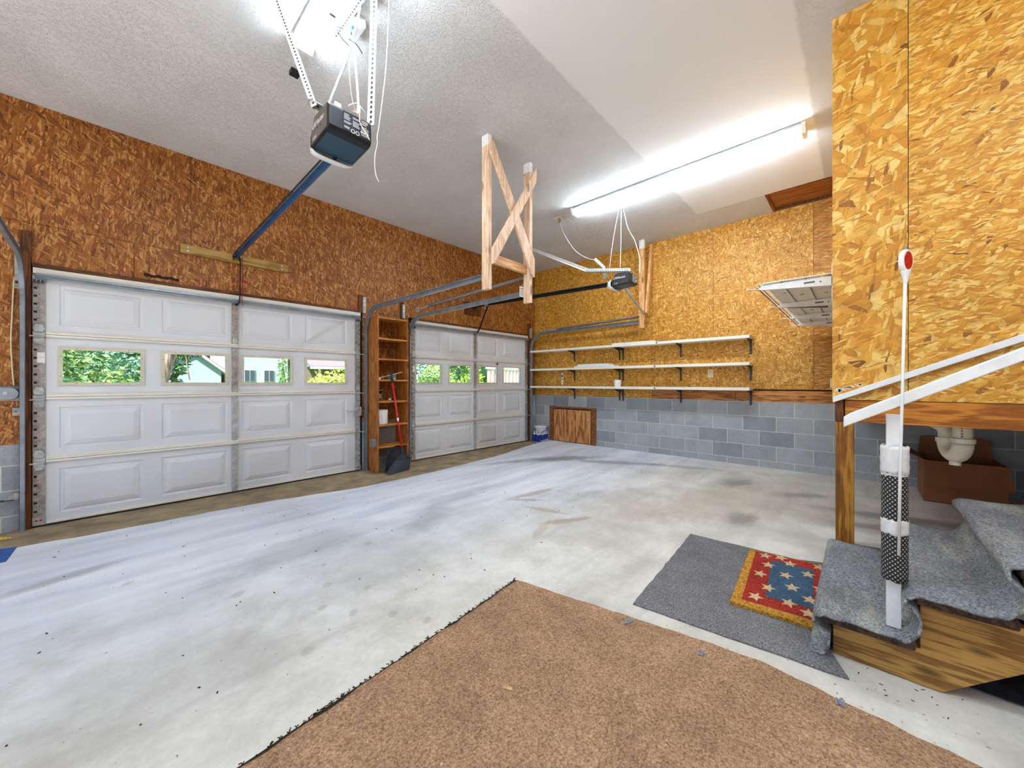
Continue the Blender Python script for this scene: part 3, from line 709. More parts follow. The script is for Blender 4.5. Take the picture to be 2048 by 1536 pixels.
spring(3.035, 4.35, 2.21, 2.60, 2.265, 'dark extension spring above the track at the crossed frame')
spring(5.955, 4.3, 2.19, 2.60, 2.235, 'dark extension spring above the shelf wall track')
def flag(x, z0, z1, label):
    b = MB(); b.box(x - .017, 4.925, z0, x + .017, 4.929, z1); b.box(x - .017, 4.929, z0, x - .013, 4.954, z1)
    for i in range(4): b.lathe([(0, 0), (.006, 0), (.006, .001), (0, .001)], (x, 4.9245, z0 + (z1 - z0) * (i + .5) / 4), 'Y', 6, 1)
    tag(b.build('flag_bracket', ['galvanized', 'slot_dark'], loc=(x, 4.94, z0)), label, 'bracket', 'punched flag brackets by the doors')
flag(2.405, 2.10, 2.31, 'punched steel bracket on the jamb left of the bookcase')
flag(3.005, 2.10, 2.30, 'punched steel bracket on the wall behind the right end of the bookcase top')
flag(5.925, 2.06, 2.26, 'punched steel bracket on the corner jamb by the shelf wall')
b = MB(); b.box(-.472, 4.93, 1.905, -.447, 4.954, 2.26); b.box(-.468, 4.9285, 1.945, -.455, 4.93, 1.965, 1)
tag(b.build('jamb_bracket', ['galvanized_dull', 'slot_dark'], loc=(-.46, 4.94, 1.9), bevel=.002), 'tall pale steel bracket on the wall outside the left track', 'bracket')

# ------------------------------------------------------------------ hanging timber
ZP = ZC
t_ = thing('crossed_hanger_frame', 'crossed pine frame hanging from the ceiling between the door tracks', 'frame', (2.72, 2.55, ZC))
def post(b, x0, x1, y0, y1, zb_, zpaint):
    b.box(x0, y0, zb_, x1, y1, zpaint, 0); b.box(x0, y0, zpaint, x1, y1, ZC - .002, 1)
b = MB(); post(b, 2.39, 2.438, 2.50, 2.585, 2.015, 3.34); b.build('post', ['white_pine', 'white_paint'], t_, bevel=.003)
b = MB(); post(b, 2.994, 3.037, 2.51, 2.597, 1.985, 3.34); b.build('post', ['white_pine', 'white_paint'], t_, bevel=.003)
b = MB(); b.prism([(2.40, 3.375), (2.44, 3.375), (3.035, 2.43), (3.035, 2.245), (2.985, 2.27), (2.40, 3.28)], 'Y', 2.474, 2.4985); b.build('brace', 'white_pine', t_, bevel=.003)
b = MB(); b.prism([(2.40, 2.375), (3.035, 3.37), (3.035, 3.25), (3.02, 3.20), (2.43, 2.245), (2.40, 2.235)], 'Y', 2.447, 2.472); b.build('brace', 'white_pine', t_, bevel=.003)
b = MB(); b.box(2.439, 2.545, 2.285, 2.993, 2.583, 2.372); b.build('crossbar', 'white_pine_x', t_, bevel=.003)
b = MB(); b.box(2.985, 2.640, 2.065, 3.045, 2.643, 2.175); b.box(2.987, 2.6395, 2.15, 3.043, 2.64, 2.158, 1)
for i in range(6): b.box(2.993, 2.6395, 2.08 + i * .011, 3.035, 2.64, 2.083 + i * .011, 2)
b.tube([(3.015, 2.641, 2.172), (3.028, 2.62, 2.21), (3.03, 2.60, 2.275)], .0015, 5)
tag(b.build('hang_tag', ['paper_white', 'red_paint', 'print_grey'], loc=(3.07, 2.64, 2.17)), 'white warning tag tied to the spring at the crossed frame', 'tag')
t_ = thing('hanging_post', 'single orange pine post hanging from the ceiling near the shelf wall', 'post', (5.87, 2.55, ZC))
b = MB(); b.box(5.848, 2.53, 2.03, 5.902, 2.612, 3.30, 0); b.box(5.848, 2.53, 3.30, 5.902, 2.612, ZC - .002, 1); b.build('post', ['orange_pine', 'white_paint'], t_, bevel=.003)
b = MB(); b.bar((6.085, 2.50, 3.40), (5.90, 2.508, 2.26), .075, .038, (0, 1, 0)); b.build('brace', 'orange_pine', t_, bevel=.003)

# ------------------------------------------------------------------ fluorescent strips
def strip_light(x, y0, y1, label, lamp_dx=.045, hw=.088):
    t_ = thing('fluorescent_fixture', label, 'ceiling light', (x, (y0 + y1) / 2, ZC), 'eight foot fluorescent strips')
    b = MB(); b.prism([(x - hw, ZC - .001), (x - hw, ZC - .024), (x - .012, ZC - .050), (x + .012, ZC - .050), (x + hw, ZC - .024), (x + hw, ZC - .001)], 'Y', y0, y1); b.build('housing', 'grey_metal', t_, bevel=.002)
    for s in (-1, 1):
        b = MB(); b.tube([(x + s * lamp_dx, y0 + .03, ZC - .072), (x + s * lamp_dx, y1 - .03, ZC - .072)], .0165, 10); b.build('tube', 'tube_light', t_, smooth=True)
    for yy in (y0, y1):
        b = MB(); b.prism([(x - hw - .002, ZC - .002), (x - hw - .002, ZC - .03), (x - .055, ZC - .092), (x + .055, ZC - .092), (x + hw + .002, ZC - .03), (x + hw + .002, ZC - .002)], 'Y', yy - .012, yy + .02); b.build('end_cap', 'white_plastic', t_, bevel=.003)
strip_light(4.24, .36, 2.77, 'long lit fluorescent strip on the ceiling between frame and enclosure')
strip_light(.905, .30, 2.72, 'lit fluorescent strip behind the straps of the near opener', .034, .066)
strip_light(.86, -3.2, -.75, 'unseen fluorescent strip added behind the camera to brighten the room')  # unseen lamp, added to brighten the room from behind the camera
b = MB(); b.box(4.25, 3.005, ZC - .014, 4.345, 3.135, ZC - .001)
cp = tag(b.build('ceiling_outlet', 'cream_plastic', loc=(4.3, 3.07, ZC), bevel=.003), 'cream outlet plate on the ceiling past the end of the long light', 'outlet')
b = MB(); b.box(1.045, 2.29, ZC - .055, 1.125, 2.45, ZC - .001); b.box(1.06, 2.335, ZC - .0565, 1.067, 2.345, ZC - .055, 1); b.box(1.075, 2.335, ZC - .0565, 1.082, 2.345, ZC - .055, 1); b.box(1.067, 2.355, ZC - .0565, 1.075, 2.363, ZC - .055, 1)
tag(b.build('ceiling_outlet', ['white_plastic', 'slot_dark'], loc=(1.08, 2.37, ZC), bevel=.003), 'white outlet box on the ceiling above the near opener', 'outlet')
b = MB(); b.box(.925, 3.02, ZC - .035, .985, 3.075, ZC - .001); tag(b.build('ceiling_clip', 'black_plastic', loc=(.95, 3.05, ZC), bevel=.004), 'small black square block on the ceiling beside the lit strip', 'clip')
# ------------------------------------------------------------------ garage door openers
def perforated(b, p, q, up, wd=.032, step=.026, mi=0, md=1, r=.0055, inset=.02):
    """slotted angle: two flanges with punched holes"""
    p, q = Vector(p), Vector(q); d = (q - p).normalized(); a = d.cross(Vector(up)).normalized(); n = a.cross(d)
    b.sweep([(-wd / 2, 0), (wd / 2, 0), (wd / 2, .003), (-wd / 2 + .003, .003), (-wd / 2 + .003, wd), (-wd / 2, wd)], [p, q], ref=up, mi=mi)
    L = (q - p).length; k = int((L - 2 * inset) / step)
    for i in range(k + 1):
        c = p + d * (inset + i * step)
        for ctr, ax, ay, nn in ((c, a, d, n), (c + n * wd * .55 - a * wd / 2, n, d, a)):
            for side in (-1, 1):
                off = nn * (-.0006 if side < 0 else .0036)
                vs = [ctr + off + ax * r * math.cos(j * math.pi / 3) + ay * r * 1.3 * math.sin(j * math.pi / 3) for j in range(6)]
                b.add(vs, [tuple(range(6))], md)

def opener(x0, x1, yb, zb_, rail_x, rail_y1, rail_z1, label, small, arm):
    """motor unit facing away from the doors, with rail, lens, lettering and door arm"""
    xc = (x0 + x1) / 2; t_ = thing('door_opener', label, 'garage door opener', (xc, yb + .12, zb_ + .14))
    L = .235; H = .145
    prof = [(yb, zb_ + .022), (yb + .012, zb_ + .006), (yb + .04, zb_), (yb + L, zb_ - .012), (yb + L, zb_ + .075), (yb + L - .05, zb_ + H), (yb + .02, zb_ + H), (yb, zb_ + H - .02)]
    b = MB(); b.prism(prof, 'X', x0 + .002, x1 - .002); b.build('housing', 'black_plastic', t_, bevel=.008, seg=3)
    b = MB(); b.prism([(yb + .018, zb_ + .012), (yb + L - .006, zb_ + .0), (yb + L - .006, zb_ + .075), (yb + L - .055, zb_ + H - .012), (yb + .018, zb_ + H - .012)], 'X', x0 - .001, x0 + .003); b.build('side_panel', 'opener_grey' if small == 0 else 'bracket_grey', t_, bevel=.002)
    b = MB(); b.add([(x0 + .014, yb + .045, zb_ - .0025), (x1 - .014, yb + .045, zb_ - .0025), (x1 - .014, yb + L - .006, zb_ - .0135), (x0 + .014, yb + L - .006, zb_ - .0135), (x0 + .014, yb + .045, zb_ + .002), (x1 - .014, yb + .045, zb_ + .002), (x1 - .014, yb + L - .006, zb_ - .008), (x0 + .014, yb + L - .006, zb_ - .008)],
                    [(0, 1, 2, 3), (7, 6, 5, 4), (0, 4, 5, 1), (1, 5, 6, 2), (2, 6, 7, 3), (3, 7, 4, 0)]); b.build('bottom_panel', 'opener_blue', t_, bevel=.002)
    # bowed translucent lens on the door side
    b = MB(); vs = []; fs = []; nx, npr = 12, 8
    for i in range(nx + 1):
        u = i / nx; xx = x0 + (x1 - x0) * u; bow = (1 - (2 * u - 1) ** 4) ** .5 if 0 < u < 1 else 0.0
        for j in range(npr + 1):
            a = R(100 - 190 * j / npr); vs.append((xx, yb + L - .012 + (.03 + .075 * bow) * max(0, math.cos(a)) ** .8, zb_ + .03 + (.05 + .012 * bow) * math.sin(a) - .006 * bow))
    for i in range(nx):
        for j in range(npr): q = i * (npr + 1) + j; fs.append((q, q + 1, q + npr + 2, q + npr + 1))
    b.add(vs, fs); b.build('light_lens', 'lens_white', t_, smooth=True, solid=.003)
    b = MB()
    for k in range(3):
        for hx in range(5): b.box(xc - .09 + hx * .009 + k * .07, yb + L + .05, zb_ - .012, xc - .087 + hx * .009 + k * .07, yb + L + .053, zb_ - .006)
    # rear panel with printed instructions
    lp = MB(); lp.box(x0 + .075, yb - .002, zb_ + .024, x1 - .012, yb + .002, zb_ + H - .018); pan = lp.build('rear_panel', 'black_plastic', t_, bevel=.003)
    lp = MB(); px0, px1 = x0 + .082, x1 - .018; wz = (px1 - px0) / 3
    for cidx in range(3):
        for row in range(13):
            if rnd.random() < .14: continue
            zz = zb_ + H - .026 - row * .0066
            if cidx == 1 and row > 8: continue
            lp.box(px0 + cidx * wz, yb - .0028, zz - .0022, px0 + cidx * wz + wz * rnd.uniform(.55, .9), yb - .0019, zz)
    for q in (.34, .52): lp.lathe([(.008, 0), (.011, 0), (.011, .001), (.008, .001)], (px0 + (px1 - px0) * q, yb - .0028, zb_ + .036), 'Y', 14)
    for q in range(3): lp.box(px1 - .05 + q * .017, yb - .004, zb_ + .05, px1 - .04 + q * .017, yb - .0019, zb_ + .058)
    lp.build('printed_notes', 'print_white', pan)
    # maker's lettering on the side
    ts = .040; tm = text_mb('LiftMaster', ts, (x0 - .0012, yb + L - .022, zb_ + .074), (0, -1, 0), (0, 0, 1), bold=.0009)
    tm.build('lettering', 'print_white', t_)
    tm = text_mb('1/2HP', .02, (x0 - .0012, yb + L - .03, zb_ + .012), (0, -1, 0), (0, 0, 1)); tm.build('lettering', 'print_white', t_)
    for q in (.10, .135): b = MB(); b.lathe([(0, 0), (.0055, 0), (.0055, .001), (0, .001)], (x0 - .0018, yb + q, zb_ + .055), 'X', 10); b.build('screw_hole', 'slot_dark', t_)
    # T rail to the wall bracket
    ys = yb + L - .02; zs = zb_ + .05; b = MB()
    p, q = (xc * .45 + rail_x * .55, ys, zs), (rail_x, rail_y1, rail_z1)
    b.bar(p, q, .042, .006); b.bar((p[0], p[1], p[2] - .02), (q[0], q[1], q[2] - .02), .006, .036); b.build('rail', 'opener_rail' if small == 0 else 'black_rail', t_)
    b = MB(); b.bar((p[0] - .03, p[1], p[2] + .006), (q[0] - .03, q[1] - .05, q[2] + .006), .006, .012); b.bar((p[0] + .028, p[1], p[2] + .006), (q[0] + .028, q[1] - .05, q[2] + .006), .005, .012); b.build('drive_chain', 'slot_dark', t_)
    b = MB(); b.box(rail_x - .028, rail_y1 - .01, rail_z1 - .045, rail_x - .024, rail_y1 + .042, rail_z1 + .02); b.box(rail_x + .024, rail_y1 - .01, rail_z1 - .045, rail_x + .028, rail_y1 + .042, rail_z1 + .02); b.tube([(rail_x - .035, rail_y1 + .03, rail_z1 - .01), (rail_x + .035, rail_y1 + .03, rail_z1 - .01)], .008, 8); b.lathe([(0, -.012), (.03, -.012), (.03, .012), (0, .012)], (rail_x, rail_y1 - .02, rail_z1), 'X', 14)
    b.build('header_bracket', 'black_plastic', t_, bevel=.002)
    # curved arm down to the door
    ax = rail_x + .02; b = MB(); b.sweep([(-.014, -.004), (.014, -.004), (.014, .004), (-.014, .004)], smoothpts(arm, 5), ref=(1, 0, 0)); b.build('door_arm', 'black_rail', t_)
    return t_

OP1 = (.79, 1.03, 2.02, 2.48)
o1 = opener(.79, 1.03, 2.02, 2.48, .975, 4.90, 2.515, 'near black and blue garage door opener hanging in front of the lit strip', 0,
            [(1.0, 4.86, 2.48), (1.0, 4.87, 2.30), (1.0, 4.89, 2.10), (1.0, 4.905, 2.03), (.985, 4.94, 2.0), (.975, 4.962, 2.0)])
b = MB(); b.sweep([(.004 * math.cos(a), .004 * math.sin(a)) for a in (0, 1.57, 3.14, 4.71)], smoothpts([(1.012, 4.84, 2.49), (1.015, 4.85, 2.25), (1.01, 4.85, 2.06), (1.02, 4.86, 1.98)], 6)); b.tube([(.965, 4.845, 2.235), (1.06, 4.85, 2.228)], .008, 8); b.build('release_cord', 'red_cord', o1)
b = MB(); perforated(b, (.768, 2.16, 2.62), (.685, 2.55, ZC - .01), (.6, -.8, .3), .034); b.build('hanging_strap', ['white_paint', 'slot_dark'], o1)
b = MB(); perforated(b, (1.042, 2.08, 2.62), (1.09, 2.13, ZC - .01), (.5, -.8, 0), .042, .03, r=.0085); b.build('hanging_strap', ['white_paint', 'slot_dark'], o1)
b = MB(); perforated(b, (1.03, 2.52, ZC - .035), (1.03, 1.60, ZC - .035), (0, 0, 1), .036); b.build('ceiling_angle', ['galvanized', 'slot_dark'], o1)
b = MB(); perforated(b, (.745, 2.17, 2.66), (.845, 2.16, 2.65), (0, -.8, -.6), .034, .03); b.box(.84, 2.06, 2.60, .875, 2.2, 2.66); b.build('mount_bracket', ['galvanized', 'slot_dark'], o1)
b = MB(); b.tube([(.815, 2.10, 2.62), (.965, 2.17, 3.05), (1.06, 2.21, ZC)], .0075, 8); b.build('support_rod', 'grey_metal', o1)
b = MB(); b.tube(smoothpts([(1.067, 2.34, ZC - .07), (1.055, 2.30, 3.25), (1.05, 2.27, 3.1), (1.03, 2.2, 2.9), (1.0, 2.13, 2.72), (.93, 2.04, 2.64)], 6), .0065, 8); b.lathe([(0, 0), (.014, 0), (.014, .04), (0, .04)], (1.067, 2.342, ZC - .097), 'Z', 10, 1); b.build('power_cord', ['white_plastic', 'opener_blue'], o1, smooth=True)
b = MB(); b.tube(smoothpts([(.985, 2.19, 3.15), (.955, 2.14, 2.95), (.935, 2.08, 2.78), (.93, 2.02, 2.64), (.95, 2.005, 2.60), (.985, 2.005, 2.565), (.995, 2.012, 2.545)], 6), .0022, 6); b.build('signal_wire', 'copper_wire', o1)
b = MB(); b.tube(smoothpts([(.90, 2.03, 2.65), (.94, 2.02, 2.68), (.98, 2.02, 2.66), (1.0, 2.04, 2.67)], 6), .0028, 6); b.tube(smoothpts([(.955, 2.01, 2.66), (.95, 2.005, 2.61), (.955, 2.006, 2.57), (.99, 2.006, 2.53), (1.01, 2.012, 2.51)], 6), .0024, 6); b.build('signal_wire', 'white_wire', o1)
b = MB(); b.tube(smoothpts([(.97, 2.18, 3.11), (.92, 2.17, 3.12), (.90, 2.18, 3.17), (.945, 2.19, 3.2), (.885, 2.20, 3.24)], 6), .0022, 6); b.lathe([(0, 0), (.008, 0), (.008, .03), (0, .03)], (.87, 2.20, 3.24), 'X', 8); b.tube(smoothpts([(.965, 2.17, 3.14), (1.0, 2.15, 3.12), (1.03, 2.14, 3.08)], 4), .003, 6); b.build('antenna_wire', 'bracket_grey', o1)
b = MB(); b.tube(smoothpts([(1.15, 2.05, ZC - .002), (1.115, 2.02, 3.0), (1.07, 2.01, 2.65), (1.055, 2.01, 2.55), (1.05, 2.0, 2.5), (1.035, 2.0, 2.42), (1.04, 2.0, 2.33), (1.06, 2.0, 2.29)], 6), .0022, 6)
tag(b.build('pull_string', 'white_wire', loc=(1.15, 2.05, ZC)), 'thin white string hanging past the near opener', 'string')
o2 = opener(4.32, 4.55, 2.05, 2.365, 4.36, 4.90, 2.485, 'far black garage door opener in front of the golden shelf wall', 1,
            [(4.40, 4.60, 2.46), (4.405, 4.66, 2.36), (4.43, 4.82, 2.14), (4.435, 4.88, 2.06), (4.435, 4.93, 2.03), (4.435, 4.962, 2.03)])
b = MB(); perforated(b, (4.62, 4.18, ZC - .005), (4.27, 2.62, 2.60), (0, .3, 1), .04, .03); b.build('hanging_strap', ['white_paint', 'slot_dark'], o2)
b = MB(); perforated(b, (4.2, 2.60, 2.575), (4.50, 2.12, 2.55), (0, 0, 1), .05, .03); b.bar((4.36, 2.4, 2.56), (4.36, 2.4, 2.48), .05, .01, (1, 0, 0)); b.build('mount_bracket', ['galvanized', 'slot_dark'], o2)
b = MB(); b.bar((4.50, 2.2, 2.365), (5.836, 2.535, 2.26), .026, .026); b.build('side_brace', 'galvanized', o2)
b = MB(); b.box(4.36, 4.56, 2.44, 4.45, 4.66, 2.475); b.build('trolley', 'grey_metal', o2, bevel=.004)
b = MB(); b.tube(smoothpts([(4.30, 3.07, ZC - .015), (4.32, 3.0, 3.2), (4.37, 2.85, 2.95), (4.42, 2.7, 2.83), (4.45, 2.62, 2.80)], 6), .0028, 6); b.lathe([(0, 0), (.016, 0), (.018, .02), (.012, .05), (0, .05)], (4.30, 3.07, ZC - .06), 'Z', 10, 1); b.build('power_cord', ['white_plastic', 'grey_metal'], o2, smooth=True)
b = MB(); b.bar((4.45, 2.60, 2.80), (4.50, 2.48, 2.665), .036, .036); b.box(4.49, 2.455, 2.62, 4.53, 2.495, 2.66, 1)
tag(b.build('power_strip', ['white_plastic', 'black_plastic'], loc=(4.48, 2.5, 2.7), bevel=.008), 'white plug strip at the end of the cord above the far opener', 'power strip')
for pts, lb in (([(4.60, 2.33, ZC - .01), (4.50, 2.36, 3.0), (4.44, 2.38, 2.62)], 'white cord hanging steeply left of the other two above the far opener'), ([(4.61, 2.30, ZC - .01), (4.56, 2.28, 3.0), (4.50, 2.26, 2.62)], 'white cord hanging in the middle of three above the far opener'),
               ([(4.62, 2.28, ZC - .01), (4.60, 2.2, 3.15), (4.65, 2.12, 2.95), (4.61, 2.05, 2.70), (4.55, 2.03, 2.52)], 'white twisted cord hanging to the back of the far opener')):
    b = MB(); P_ = smoothpts(pts, 7); b.tube(P_, .0024, 6)
    if len(pts) == 5: b.tube([p + Vector((.012 * math.sin(i * .7), .0, .0)) for i, p in enumerate(P_)], .0024, 6)
    tag(b.build('hanging_wire', 'white_wire', loc=P_[0], smooth=True), lb, 'cord', 'white cords above the far opener')
t_ = thing('header_board', 'greenish treated board screwed across the brown wall above the near door', 'board', (1.0, 4.96, 2.45))
b = MB(); b.box(.523, 4.943, 2.446, 1.484, YD - .0145, 2.535); b.build('board', 'treated_pine_x', t_, bevel=.003)
for x in (.58, 1.415):
    for z in (2.472, 2.508): b = MB(); b.lathe([(0, 0), (.010, 0), (.007, .005), (0, .005)], (x, 4.938, z), 'Y', 8); b.build('screw', 'galvanized', t_)
b = MB(); b.box(4.19, 4.945, 2.33, 4.56, YD - .0145, 2.545); tag(b.build('header_board', 'jamb_brown', loc=(4.37, 4.96, 2.4), bevel=.003), 'dark reddish backing board behind the far opener rail end', 'board')

# ------------------------------------------------------------------ bookcase between the doors
t_ = thing('bookcase', 'narrow stained pine bookcase standing between the two garage doors', 'bookcase', (2.63, 4.78, LOW))
BX0, BX1, BY0, BY1 = 2.436, 2.905, 4.64, 4.962
b = MB(); b.box(BX0, BY0, LOW + .002, BX0 + .024, BY1, 2.035); b.build('side_panel', 'stained_pine', t_, bevel=.003)
b = MB(); b.box(BX1 - .02, BY0 + .005, LOW + .002, BX1, BY1, 2.025); b.build('side_panel', 'stained_pine', t_, bevel=.003)
b = MB(); b.box(BX0 + .0245, BY0 + .002, 2.005, BX1 - .0205, BY1, 2.025); b.build('top_panel', 'stained_shelf', t_, bevel=.002)
SH = [1.738, 1.466, 1.185, .898, .588, .297]
for z in SH:
    b = MB(); b.box(BX0 + .0245, BY0 + .004, z - .012, BX1 - .0205, BY1, z + .010); b.build('shelf', 'stained_shelf', t_, bevel=.002)
b = MB(); b.box(2.403, 4.83, 1.62, 2.41, 4.955, 1.9); 
# things on its shelves
t_ = thing('paint_tub', 'white paint tub on a bookcase shelf above the broom head', 'tub', (2.556, 4.76, .5985))
b = MB(); b.lathe([(0, 0), (.082, 0), (.086, .01), (.088, .185), (.084, .19), (.084, .165), (0, .165)], (2.556, 4.765, .5985), 'Z', 24); b.build('body', 'white_plastic', t_, smooth=False)
b = MB(); 
for i in range(5): b.box(2.515, 4.681, .63 + i * .022, 2.58, 4.684, .634 + i * .022)
b.build('label_print', ['print_grey', 'slot_dark'], t_)
t_ = thing('grey_carton', 'small grey carton behind the broom grip on a bookcase shelf', 'box', (2.69, 4.72, 1.1955)); b = MB(); b.box(2.645, 4.68, 1.1955, 2.735, 4.76, 1.265); b.build('carton', 'grey_box', t_, bevel=.004); b = MB(); b.box(2.665, 4.6785, 1.20, 2.72, 4.6798, 1.215); b.build('print', 'print_white', t_)
b = MB(); b.tube([(2.475, 4.655, 1.217), (2.82, 4.67, 1.30)], .004, 6); b.lathe([(0, 0), (.014, 0), (.014, .03), (0, .03)], (2.477, 4.66, 1.1965), 'Z', 10)
tag(b.build('wire_rod', 'cream_plastic', loc=(2.48, 4.65, 1.2)), 'thin pale rod with a white knob leaning on a bookcase shelf', 'rod')
t_ = thing('wall_outlet', 'outlet with a black plug inside the bookcase', 'outlet', (2.645, 4.978, 1.0)); b = MB(); b.box(2.605, 4.972, .935, 2.685, 4.9805, 1.055); b.build('cover_plate', 'cream_plastic', t_, bevel=.003)
b = MB(); b.box(2.632, 4.94, 1.0, 2.668, 4.972, 1.04); b.build('plug', 'black_plastic', t_, bevel=.005)
b = MB(); b.tube(smoothpts([(2.65, 4.945, 1.0), (2.655, 4.93, .96), (2.69, 4.90, .93), (2.73, 4.86, .922)], 6), .004, 6); b.box(2.72, 4.84, .9085, 2.75, 4.87, .935, 1); b.box(2.752, 4.84, .9085, 2.81, 4.865, .93, 0); b.build('power_cord', ['black_plastic', 'white_plastic'], t_)
t_ = thing('photo_eye', 'small grey safety sensor on the outer side of the bookcase', 'sensor', (2.375, 4.70, .36)); b = MB(); b.prism([(4.66, .31), (4.72, .31), (4.74, .34), (4.74, .41), (4.68, .42), (4.66, .40)], 'X', 2.389, 2.4355); b.build('housing', 'grey_box', t_, bevel=.004); b = MB(); b.tube([(2.42, 4.70, .31), (2.425, 4.72, .25), (2.43, 4.78, .21)], .004, 6); b.build('wire', 'copper_wire', t_)
# broom and dustpan
def lerp(a, b, t): return Vector(a) * (1 - t) + Vector(b) * t
B0, B1 = (2.585, 4.555, 1.285), (2.688, 4.455, .29)
t_ = thing('broom', 'red handled broom leaning against the bookcase', 'broom', (2.65, 4.49, LOW))
b = MB(); b.tube([lerp(B0, B1, .13), lerp(B0, B1, 1)], .0135, 12); b.build('handle', 'red_paint', t_, smooth=True)
b = MB(); b.tube([lerp(B0, B1, 0), lerp(B0, B1, .02), lerp(B0, B1, .135)], .0175, 12); b.build('grip', 'broom_black', t_, smooth=True)
b = MB(); b.tube([lerp(B0, B1, .60), lerp(B0, B1, .64)], .0145, 12); b.build('sticker', 'paper_white', t_)
b = MB(); b.tube([lerp(B0, B1, .985), (2.695, 4.448, .235), (2.70, 4.445, .20)], .02, 12, scl=[.9, 1, 1.2])
b.prism([(2.67, .215), (2.73, .21), (2.795, .165), (2.80, .135), (2.60, .125), (2.605, .15)], 'Y', 4.428, 4.468); b.build('broom_cap', 'broom_black', t_, bevel=.006)
b = MB(); vs = []; fs = []; nb = 26
for i in range(nb):
    u = i / (nb - 1); xt = 2.603 + .194 * u; xb = 2.485 + .335 * u; w_ = .004
    for k in range(3):
        y0 = 4.435 + k * .012; jx = rnd.uniform(-.004, .004)
        b.bar((xt, y0, .135), (xb + jx, 4.44 + k * .035 + .07 * u, LOW + .003 + rnd.uniform(0, .004)), .011, .011, (0, 1, 0))
b.build('bristles', 'bristle_grey', t_)
t_ = thing('dustpan', 'black upright dustpan standing behind the broom head', 'dustpan', (2.68, 4.56, LOW))
b = MB(); out = [(2.53, LOW + .06), (2.525, .15), (2.56, .23), (2.63, .29), (2.70, .305), (2.77, .25), (2.82, .14), (2.825, LOW + .05)]
b.tube([(x, 4.57, z) for x, z in [(p.x, p.z) for p in smoothpts([(x, 0, z) for x, z in out], 5)]], .009, 8); b.build('rim', 'black_plastic', t_, smooth=True)
b = MB(); b.prism([(2.535, LOW + .004), (2.53, .15), (2.565, .215), (2.63, .27), (2.70, .285), (2.765, .23), (2.812, .14), (2.82, LOW + .004)], 'Y', 4.60, 4.607); b.build('pan', 'broom_black', t_)
b = MB(); b.prism([(2.525, LOW + .002), (2.525, .03), (2.82, .03), (2.82, LOW + .002)], 'Y', 4.562, 4.61); b.build('lip', 'black_plastic', t_, bevel=.004)

# ------------------------------------------------------------------ electrical things left of the near door
t_ = thing('junction_box', 'grey round ended junction box on the wall outside the left track', 'electrical box', (-.53, 4.96, 1.07))
b = MB(); pr = [(-.62, 1.018)] + [(-.50 + .05 * math.sin(R(a)), 1.068 - .05 * math.cos(R(a))) for a in range(0, 181, 20)] + [(-.62, 1.118)]; b.prism(pr, 'Y', 4.925, 4.972); b.build('box', 'grey_metal', t_, bevel=.004)
b = MB(); b.box(-.60, 4.972, 1.01, -.437, 4.9805, 1.126); b.build('mounting_plate', 'grey_metal', t_)
b = MB(); b.lathe([(0, 0), (.012, 0), (.008, .006), (0, .006)], (-.515, 4.919, 1.072), 'Y', 10); b.build('screw', 'galvanized', t_)
b = MB(); b.tube(smoothpts([(-.478, 4.975, 2.0), (-.487, 4.97, 1.7), (-.492, 4.965, 1.5), (-.487, 4.965, 1.3), (-.478, 4.965, 1.13)], 6), .0045, 6); b.build('cable', 'cream_plastic', t_, smooth=True)
t_ = thing('wall_contact', 'small square metal plate on the wall below the grey junction box', 'plate', (-.46, 4.96, .92)); b = MB(); b.box(-.485, 4.955, .89, -.447, 4.9805, .955); b.build('plate', 'galvanized_dull', t_, bevel=.002); b = MB(); b.box(-.472, 4.952, .92, -.462, 4.955, .928); b.build('slot', 'slot_dark', t_)
t_ = thing('photo_eye', 'rusty sensor bracket low beside the left track', 'sensor', (-.47, 4.93, .25)); b = MB(); b.prism([(-.52, .235), (-.50, .26), (-.47, .285), (-.447, .285), (-.447, .225), (-.47, .228)], 'Y', 4.90, 4.94); b.build('bracket', 'galvanized_dull', t_, bevel=.003); b = MB(); b.box(-.54, 4.895, .228, -.47, 4.935, .234); b.build('arm', 'slot_dark', t_)

